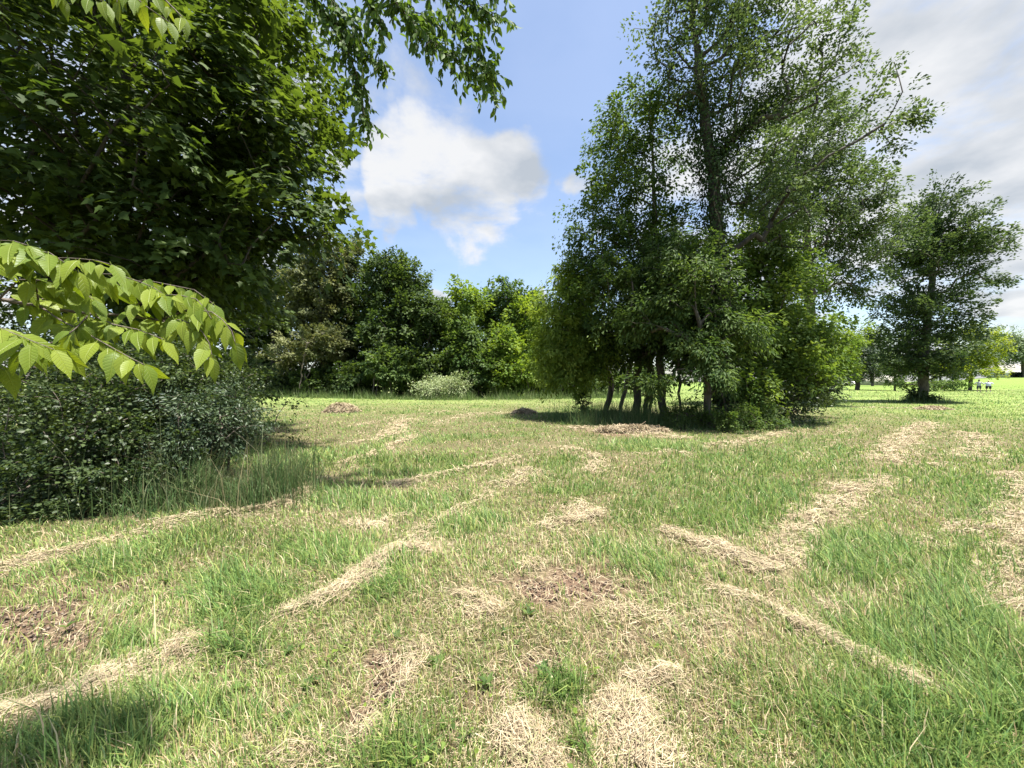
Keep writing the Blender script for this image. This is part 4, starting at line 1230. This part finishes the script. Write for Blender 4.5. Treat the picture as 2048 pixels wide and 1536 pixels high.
# ------------------------------------------------------------------ tall grass
def tall_grass(name, label, xs, ys, hmin, hmax, wmin, cols, clump=0.0):
    if clump:
        kp = RNG.random(len(xs)) < clump + (1 - clump) * sstep(.42, .6, fbm(xs * 1.1 + 2, ys * 1.1, 27))
        xs, ys = xs[kp], ys[kp]
    n = len(xs)
    z = gz(xs, ys)
    h = (hmin + (hmax - hmin) * RNG.random(n) ** 1.6) * (.35 + 1.3 * sstep(.3, .7, fbm(xs * 1.6, ys * 1.6, 17)))
    w = np.maximum(RNG.uniform(.004, .008, n), wmin * ys / 385)
    lean = np.clip(RNG.normal(.42, .26, n), .02, .93)
    az = RNG.uniform(0, 6.28, n)
    col = cols[RNG.integers(0, len(cols), n)] * RNG.uniform(.75, 1.25, (n, 1))
    return blades(name, xs, ys, z, h, w, lean, az, col, M_BLADE, label)


LONG = np.array([[.07, .14, .045], [.10, .17, .055], [.13, .20, .065], [.2, .23, .10]])
n = 7500
g0 = np.array([G(430, 960)])
u = RNG.normal(0, 1, (n, 2)) * [.46, .38]
xs, ys = -3.72 + u[:, 0] + .25 * u[:, 1], 5.25 + u[:, 1] + .1 * u[:, 0]
tall_grass('tall_grass', 'tall unmown grass tussock standing beside the blue-green shrub', xs, ys, .12, .55, .6, LONG * .85, clump=.35)
# flowering stems above the tussock
n = 520
u = RNG.normal(0, 1, (n, 2)) * [.75, .5]
xs, ys = -3.75 + u[:, 0], 5.2 + u[:, 1]
tall_grass('grass_stalks', 'thin seed stalks rising above the tall tussock', xs, ys, .5, .95, .28, np.array([[.12, .14, .06], [.10, .11, .05], [.2, .17, .09]]))
n = 14000
a = RNG.uniform(0, 6.28, n); r = np.sqrt(RNG.random(n))
xs, ys = 5.7 + np.cos(a) * r * 4.4, 15.6 + np.sin(a) * r * 3.2
tall_grass('weeds', 'tall dark grass and weeds growing around the clump trunks', xs, ys, .12, .8, .45, LONG * .9, clump=.25)
n = 15000
t = RNG.random(n)
pxs = 380 + t * 900
Yf = np.interp(pxs, [380, 470, 600, 750, 880, 1050, 1290], [39.5, 39, 37, 35, 33, 34.5, 38]) + RNG.normal(0, .9, n)
xs = (pxs - CX) / F * Yf
tall_grass('meadow_grass', 'band of tall uncut grass along the foot of the wood edge', xs, Yf, .2, .85, .45, np.array([[.09, .15, .04], [.12, .18, .05], [.17, .21, .08]]))
n = 2600
c = RNG.integers(0, 2, n)
cx_ = np.where(c == 0, T4[0], T3[0]); cy_ = np.where(c == 0, T4[1], T3[1])
xs, ys = cx_ + RNG.normal(0, .9, n), cy_ - .3 + RNG.normal(0, .7, n)
tall_grass('tuft_grass', 'uncut grass tufts around the feet of the two lone trunks', xs, ys, .15, .6, .45, LONG)
# leafy ground cover under the thicket edge
n = 5000
xs = RNG.uniform(-6.8, -3.9, n); ys = 4.15 + (xs + 5.2) * .55 + np.abs(RNG.normal(0, .5, n)) + .15
A = RNG.normal(0, 1, (n, 3)) * [1, 1, .3]; Nn = np.array([[0, 0, 1.]]) + RNG.normal(0, .45, (n, 3))
P = np.stack([xs, ys, gz(xs, ys) + RNG.uniform(.02, .22, n)], 1)
V, Fc, T = leaf_cloud(P, A, Nn, RNG.uniform(.03, .06, n), RNG.random(n), OVATE_NEAR, 1.3)
tag(link('ground_cover', make_mesh('ground_cover', V, Fc, {'tint': T}), M_SHRUB), 'low dark creeping weeds along the thicket foot', kind='stuff')
# small clover and weed leaves in the near grass
xs, ys = sample_field(9000, 1.2, 9, 1.4)
hay, lush, dirt, dry = field_maps(xs, ys)
k = RNG.random(len(xs)) < np.clip(.55 * lush + .25 - dirt * .2 - hay, .02, 1) * sstep(.42, .6, fbm(xs * 1.8, ys * 1.8, 61))
xs, ys = xs[k], ys[k]; n = len(xs)
A = RNG.normal(0, 1, (n, 3)) * [1, 1, .4]; Nn = np.array([[0, 0, 1.]]) + RNG.normal(0, .4, (n, 3))
P = np.stack([xs, ys, gz(xs, ys) + RNG.uniform(.01, .07, n)], 1)
V, Fc, T = leaf_cloud(P, A, Nn, RNG.uniform(.014, .032, n), RNG.random(n), OVATE_NEAR, 1.4)
tag(link('clover_leaves', make_mesh('clover_leaves', V, Fc, {'tint': T}), M_BRIGHT), 'small round clover leaves scattered in the near grass', kind='stuff')

# ------------------------------------------------------------------ houses
import bmesh


def box(name, lo, hi, mat, parent):
    lo, hi = np.array(lo), np.array(hi)
    v = np.array([[x, y, z] for z in (0, 1) for y in (0, 1) for x in (0, 1)]) * (hi - lo) + lo
    f = np.array([[0, 2, 3, 1], [4, 5, 7, 6], [0, 1, 5, 4], [2, 6, 7, 3], [0, 4, 6, 2], [1, 3, 7, 5]])
    return link(name, make_mesh(name, v, [f]), mat, parent)


M_SIDING = plain_mat('grey_siding', (.42, .40, .35), .8)
M_WHITE = plain_mat('white_paint', (.78, .78, .75), .6, .05)
M_ROOF = plain_mat('grey_shingle', (.30, .285, .25), .9, .25)
M_PANE = plain_mat('dark_glass', (.03, .035, .04), .15)


def house(px, Y, wdt, dep, wall_h, roof_h, label, wallm, rot, wins, name):
    b = gY(px, Y)
    root = thing(name, label, 'house', b)
    root.rotation_euler.z = rot
    box('wall', (-wdt / 2, 0, -.3), (wdt / 2, dep, wall_h), wallm, root)
    e = .45
    rv = np.array([[-wdt / 2 - e, -e, wall_h + .01], [wdt / 2 + e, -e, wall_h + .01], [wdt / 2 + e, dep + e, wall_h + .01], [-wdt / 2 - e, dep + e, wall_h + .01], [-wdt / 2 - e, dep / 2, wall_h + roof_h], [wdt / 2 + e, dep / 2, wall_h + roof_h]])
    rv = np.concatenate([rv, rv - [0, 0, .15]])
    rf = [np.array([[0, 1, 5, 4], [2, 3, 4, 5], [6, 10, 11, 7], [8, 11, 10, 9], [0, 6, 7, 1], [2, 8, 9, 3]])]
    gab = [np.array([[0, 4, 3], [1, 2, 5]])]
    ro = link('roof', make_mesh('roof', rv, rf + gab), M_ROOF, root)
    ro2 = box('gutter', (-wdt / 2 - e, -e - .12, wall_h - .14), (wdt / 2 + e, -e, wall_h - .02), M_WHITE, ro)
    for (x, w, z0, h, dr) in wins:
        fr = box('door' if dr else 'window', (x - w / 2 - .12, -.06, z0 - .12), (x + w / 2 + .12, .02, z0 + h + .12), M_WHITE, root)
        box('pane', (x - w / 2, -.08, z0), (x + w / 2, -.05, z0 + h), M_PANE if not dr else M_WHITE, fr)
        if not dr: box('sill', (x - w / 2 - .2, -.14, z0 - .2), (x + w / 2 + .2, 0.0, z0 - .12), M_WHITE, fr)
    return root


house(1748, 150, 13, 8, 2.6, 1.9, 'low grey house with a white-framed window beyond the far lawn', M_SIDING, math.radians(-38), [(-4.2, 1.0, .2, 2.0, True), (-.6, 1.1, .9, 1.25, False), (3.6, 1.1, .9, 1.25, False)], 'grey_house')
house(2040, 118, 12, 7, 2.3, 1.8, 'white building on the low rise beneath pale far trees', M_WHITE, math.radians(-48), [(-3.4, 1.0, .8, 1.1, False), (3.2, 1.0, .8, 1.1, False)], 'white_house')
b = gY(2034, 113)
shrub('round_shrub', 'dark rounded shrub in front of the white building', b, [(b[0], b[1], b[2] + .7, 1.4, 1.2, .75, 1)], 40, 2500, .28, OVATE, M_BLUE, 801, csize=.5)
# parked car glimpsed past the dark tree
def grey_car(px, Y):
    b = gY(px, Y)
    root = thing('parked_car', 'pale grey car parked beyond the far lawn beside the dark tree', 'car', b)
    root.rotation_euler.z = math.radians(-40)
    prof = [(-2.2, .35), (-2.2, .8), (-1.5, .95), (-.9, 1.42), (.8, 1.45), (1.6, .98), (2.2, .85), (2.2, .35)]
    v = []
    for s in (-.85, .85):
        for x, z in prof: v.append((x, s * (1 if z < 1.1 else .85), z))
    m = len(prof)
    side = [list(range(m))[::-1], [m + i for i in range(m)]]
    quads = np.array([[i, (i + 1) % m, m + (i + 1) % m, m + i] for i in range(m)])
    body = link('body', make_mesh('body', np.array(v), [quads, np.array([side[0]]), np.array([side[1]])]), plain_mat('car_paint', (.55, .55, .54), .35, .03), root)
    gl = []
    for s in (-.86, .86):
        gv = np.array([(-1.2, s * .97, 1.0), (-.8, s * .9, 1.36), (.72, s * .9, 1.38), (1.3, s * .97, 1.0)])
        gv2 = gv + [0, s * .03, 0]
        link('window', make_mesh('window', np.concatenate([gv, gv2]), [np.array([[0, 1, 2, 3], [4, 7, 6, 5], [0, 4, 5, 1], [1, 5, 6, 2], [2, 6, 7, 3], [3, 7, 4, 0]])]), M_PANE, root)
    rub = plain_mat('tyre_rubber', (.02, .02, .02), .9)
    for x in (-1.4, 1.4):
        for s in (-.8, .8):
            V, f = tubes(np.array([[x, s - .1, .33]]), np.array([[x, s + .1, .33]]), np.array([.33]), np.array([.33]), 16)
            caps = [np.arange(16)[None, ::-1], np.arange(16, 32)[None]]
            w_ = link('wheel', make_mesh('wheel', V, [f, caps[0], caps[1]]), rub, root)
            V, f = tubes(np.array([[x, s - .115, .33]]), np.array([[x, s + .115, .33]]), np.array([.2]), np.array([.2]), 12)
            link('rim', make_mesh('rim', V, [f, np.arange(12)[None, ::-1], np.arange(12, 24)[None]]), M_WHITE, w_)
grey_car(1703, 135)

# ------------------------------------------------------------------ people
def loft(rings, n=14, close=True):
    """rings: (cx,cy,cz,rx,ry)"""
    a = np.arange(n) * 2 * np.pi / n
    V = np.concatenate([np.stack([r[0] + np.cos(a) * r[3], r[1] + np.sin(a) * r[4], np.full(n, r[2])], 1) for r in rings])
    k = np.arange(len(rings) - 1)[:, None] * n + np.arange(n)[None]
    j = np.arange(len(rings) - 1)[:, None] * n + (np.arange(n)[None] + 1) % n
    f = np.stack([k, j, j + n, k + n], -1).reshape(-1, 4)
    return V, f


def limb(p, r, n=10):
    V, Fs, o = [], [], 0
    p = np.array(p, float)
    for i in range(len(p) - 1):
        v, f = tubes(p[i:i + 1], p[i + 1:i + 2] + norm(p[i + 1] - p[i])[None] * .01, np.array([r[i]]), np.array([r[i + 1]]), n)
        V.append(v); Fs.append(f + o); o += len(v)
    return np.concatenate(V), np.concatenate(Fs)


def join(parts):
    V, Fs, o = [], [], 0
    for v, f in parts:
        V.append(v); Fs.append(f + o); o += len(v)
    return np.concatenate(V), [np.concatenate(Fs)]


def person(px, Y, label, stout, shirt, shorts, hair, cap, arms, rot, height):
    b = gY(px, Y)
    root = thing('person', label, 'person', b, 'people standing on the far field')
    root.rotation_euler.z = rot
    s = height / 1.75
    root.scale = (s, s, s)
    skin = plain_mat('skin', (.50, .32, .24), .6, .05)
    verts, edges, rad = [], [], []

    def add(p, r, par=None):
        verts.append(p); rad.append(r)
        if par is not None: edges.append((par, len(verts) - 1))
        return len(verts) - 1
    k = stout
    pel = add((0, 0, .95), (.15 * k, .11 * k))
    wa = add((0, 0, 1.12), (.14 * k, .105 * k), pel)
    ch = add((0, .01, 1.32), (.165 * k, .11 * k), wa)
    nk0 = add((0, .01, 1.47), (.07, .065), ch)
    nk = add((0, .015, 1.54), (.055, .055), nk0)
    h1 = add((0, .03, 1.61), (.075, .09), nk); h2 = add((0, .03, 1.68), (.078, .095), h1); h3 = add((0, .025, 1.74), (.05, .06), h2)
    nose = add((0, .13, 1.645), (.016, .016), h1)
    for sg in (-1, 1):
        ear = add((sg * .085, .02, 1.645), (.012, .02), h1)
        hp = add((sg * .10 * k, 0, .88), (.095 * k ** .6, .1 * k ** .6), pel)
        kn = add((sg * .12 * k, .02, .48), (.06, .065), hp); an = add((sg * .13 * k, -.01, .09), (.04, .045), kn)
        add((sg * .135 * k, .12, .04), (.04, .03), an)
        sh = add((sg * .19 * k ** .5, 0, 1.42), (.06, .06), ch)
        el, wr = arms[0 if sg < 0 else 1]
        e = add((sg * el[0], el[1], el[2]), (.042, .042), sh); w_ = add((sg * wr[0], wr[1], wr[2]), (.03, .028), e)
        hd = np.array([sg * wr[0], wr[1], wr[2]]); dv = hd - np.array([sg * el[0], el[1], el[2]]); dv /= np.linalg.norm(dv)
        pm = hd + dv * .08
        pa = add(tuple(pm), (.034, .018), w_)
        for q in range(4):
            f1 = pm + dv * (.05) + np.array([0, (q - 1.5) * .02, -.01]); f2 = f1 + dv * (.035 - .004 * abs(q - 1.3)) + np.array([-sg * .012, 0, -.01])
            i1 = add(tuple(f1), (.009, .009), pa); add(tuple(f2), (.008, .008), i1)
        t1 = add(tuple(hd + dv * .04 + np.array([0, .04, 0])), (.01, .01), w_); add(tuple(hd + dv * .07 + np.array([0, .055, -.005])), (.009, .009), t1)
    me = bpy.data.meshes.new('body')
    me.from_pydata(verts, edges, [])
    o = link('body', me, skin, root)
    md = o.modifiers.new('skin', 'SKIN')
    md.use_smooth_shade = True
    for i, r in enumerate(rad):
        me.skin_vertices[0].data[i].radius = r
    me.skin_vertices[0].data[0].use_root = True
    o.modifiers.new('smooth', 'SUBSURF').levels = 1
    o.modifiers[-1].render_levels = 1
    # clothes
    sm = plain_mat('shirt_cloth', shirt, .9, .08); tm_ = plain_mat('shorts_cloth', shorts, .9, .1)
    parts = [loft([(0, 0, .90, .185 * k, .15 * k), (0, 0, 1.0, .19 * k, .155 * k), (0, .01, 1.15, .178 * k, .145 * k), (0, .01, 1.32, .195 * k, .145 * k), (0, .01, 1.42, .21 * k ** .5, .115 * k ** .5), (0, .01, 1.475, .13, .09), (0, .01, 1.50, .078, .075)])]
    for sg in (-1, 1):
        el = np.array(arms[0 if sg < 0 else 1][0]) * [sg, 1, 1]; shp = np.array([sg * .18 * k ** .5, 0, 1.42])
        parts.append(limb([shp, shp + (el - shp) * .45, shp + (el - shp) * .85], [.085, .08, .078]))
    V, f = join(parts)
    link('shirt', make_mesh('shirt', V, f, smooth=True), sm, root)
    parts = [loft([(0, 0, .80, .18 * k, .14 * k), (0, 0, .92, .19 * k, .15 * k), (0, 0, 1.0, .175 * k, .14 * k)])]
    for sg in (-1, 1):
        parts.append(limb([(sg * .10 * k, 0, .88), (sg * .115 * k, .01, .66), (sg * .12 * k, .02, .50)], [.115 * k ** .7, .108 * k ** .7, .10 * k ** .6]))
    V, f = join(parts)
    link('shorts', make_mesh('shorts', V, f, smooth=True), tm_, root)
    hm = plain_mat('hair', hair, .8)
    V, f = loft([(0, .0, 1.60, .088, .085), (0, .005, 1.68, .098, .112), (0, .015, 1.745, .085, .10), (0, .02, 1.785, .045, .055), (0, .02, 1.795, .005, .005)])
    link('hair', make_mesh('hair', V, [f], smooth=True), hm, root)
    if cap:
        cm = plain_mat('cap_cloth', cap, .8)
        V, f = loft([(0, .02, 1.70, .105, .12), (0, .02, 1.76, .10, .112), (0, .02, 1.81, .06, .07), (0, .02, 1.82, .005, .005)])
        c = link('cap', make_mesh('cap', V, [f], smooth=True), cm, root)
        V, f = loft([(0, .12, 1.695, .085, .09), (0, .13, 1.71, .08, .085)])
        link('brim', make_mesh('brim', V, [f, np.arange(14)[None, ::-1], np.arange(14, 28)[None]], smooth=False), cm, c)
    shoe = plain_mat('shoe', (.35, .34, .33), .7)
    for sg in (-1, 1):
        V, f = loft([(sg * .135 * k, .05, 0.0, .055, .14), (sg * .135 * k, .05, .05, .052, .135), (sg * .132 * k, .02, .10, .045, .08)])
        link('shoe', make_mesh('shoe', V, [f, np.arange(14)[None, ::-1], np.arange(28, 42)[None]], smooth=True), shoe, root)


person(1958, 55, 'person in grey shirt, dark shorts and dark cap standing with elbows out', 1.05, (.36, .36, .38), (.035, .04, .06), (.04, .03, .03), (.03, .03, .035),
       (((.42, -.02, 1.16), (.36, .16, .98)), ((.42, -.02, 1.16), (.36, .16, .98))), math.radians(-52), 1.75)
person(1977, 56, 'heavier person in pale lavender shirt and black shorts, one arm raised across the chest', 1.45, (.55, .55, .70), (.012, .012, .02), (.42, .30, .18), None,
       (((.46, .0, 1.18), (.40, .18, 1.15)), ((.50, -.05, 1.22), (.22, .22, 1.26))), math.radians(-50), 1.68)


# second row of dark undergrowth deep in the wood
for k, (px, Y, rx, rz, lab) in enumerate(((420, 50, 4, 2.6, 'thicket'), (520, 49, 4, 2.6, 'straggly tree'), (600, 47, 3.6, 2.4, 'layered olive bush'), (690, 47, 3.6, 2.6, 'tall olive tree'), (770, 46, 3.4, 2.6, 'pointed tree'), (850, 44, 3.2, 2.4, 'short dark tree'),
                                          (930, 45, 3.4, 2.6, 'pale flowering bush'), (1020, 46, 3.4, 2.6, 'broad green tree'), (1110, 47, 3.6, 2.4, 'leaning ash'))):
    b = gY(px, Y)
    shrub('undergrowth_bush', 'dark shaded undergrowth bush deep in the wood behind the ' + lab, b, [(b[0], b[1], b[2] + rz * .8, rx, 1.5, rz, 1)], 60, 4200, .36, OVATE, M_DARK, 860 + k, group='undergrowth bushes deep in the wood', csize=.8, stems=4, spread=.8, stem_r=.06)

# crumbs of bare soil
xs, ys = sample_field(160000, 1.3, 8, 1.3)
hay, lush, dirt, dry = field_maps(xs, ys)
k = RNG.random(len(xs)) < np.clip(dirt - .25, 0, 1) * .9
xs, ys = xs[k][:5200], ys[k][:5200]; n = len(xs)
octa = np.array([[1, 0, 0], [-1, 0, 0], [0, 1, 0], [0, -1, 0], [0, 0, .8], [0, 0, -.6]], float)
of = np.array([[0, 2, 4], [2, 1, 4], [1, 3, 4], [3, 0, 4], [2, 0, 5], [1, 2, 5], [3, 1, 5], [0, 3, 5]])
sz = .003 + .011 * RNG.random(n) ** 2.5
V = octa[None] * sz[:, None, None] * RNG.uniform(.6, 1.5, (n, 6, 1)) + np.stack([xs, ys, gz(xs, ys) - .02 + RNG.uniform(-.004, .008, n)], 1)[:, None]
cc = np.array([[.10, .07, .05], [.15, .11, .08], [.075, .055, .04], [.2, .16, .12]])[RNG.integers(0, 4, n)]
me = make_mesh('soil_crumbs', V.reshape(-1, 3), [((np.arange(n) * 6)[:, None, None] + of[None]).reshape(-1, 3)], {'col': np.repeat(cc, 6, 0)})
tag(link('soil_crumbs', me, M_STRAW), 'brown crumbs of soil on the bare patches', kind='stuff')
# rosettes of broad-leaved weeds among the grass
xs, ys = sample_field(900, 1.4, 12, 1.25)
hay, lush, dirt, dry = field_maps(xs, ys)
k = (hay < .3) & (RNG.random(len(xs)) < .3 + .4 * lush)
xs, ys = xs[k], ys[k]; n = len(xs)
m = 7
a = (RNG.uniform(0, 6.28, (n, 1)) + np.arange(m)[None] * 6.28 / m + RNG.normal(0, .25, (n, m))).ravel()
A = np.stack([np.cos(a), np.sin(a), RNG.uniform(.25, .9, n * m)], 1)
Nn = np.stack([-np.cos(a) * .5, -np.sin(a) * .5, np.ones(n * m)], 1) + RNG.normal(0, .2, (n * m, 3))
P = np.repeat(np.stack([xs, ys, gz(xs, ys) + .012], 1), m, 0)
S = np.repeat(RNG.uniform(.03, .07, n), m) * RNG.uniform(.6, 1.2, n * m)
V, Fc, T = leaf_cloud(P, A, Nn, S, RNG.random(n * m), OVATE_NEAR, .75)
tag(link('meadow_weeds', make_mesh('meadow_weeds', V, Fc, {'tint': T}), M_MID), 'broad-leaved weed rosettes dotted through the mown grass', kind='stuff')
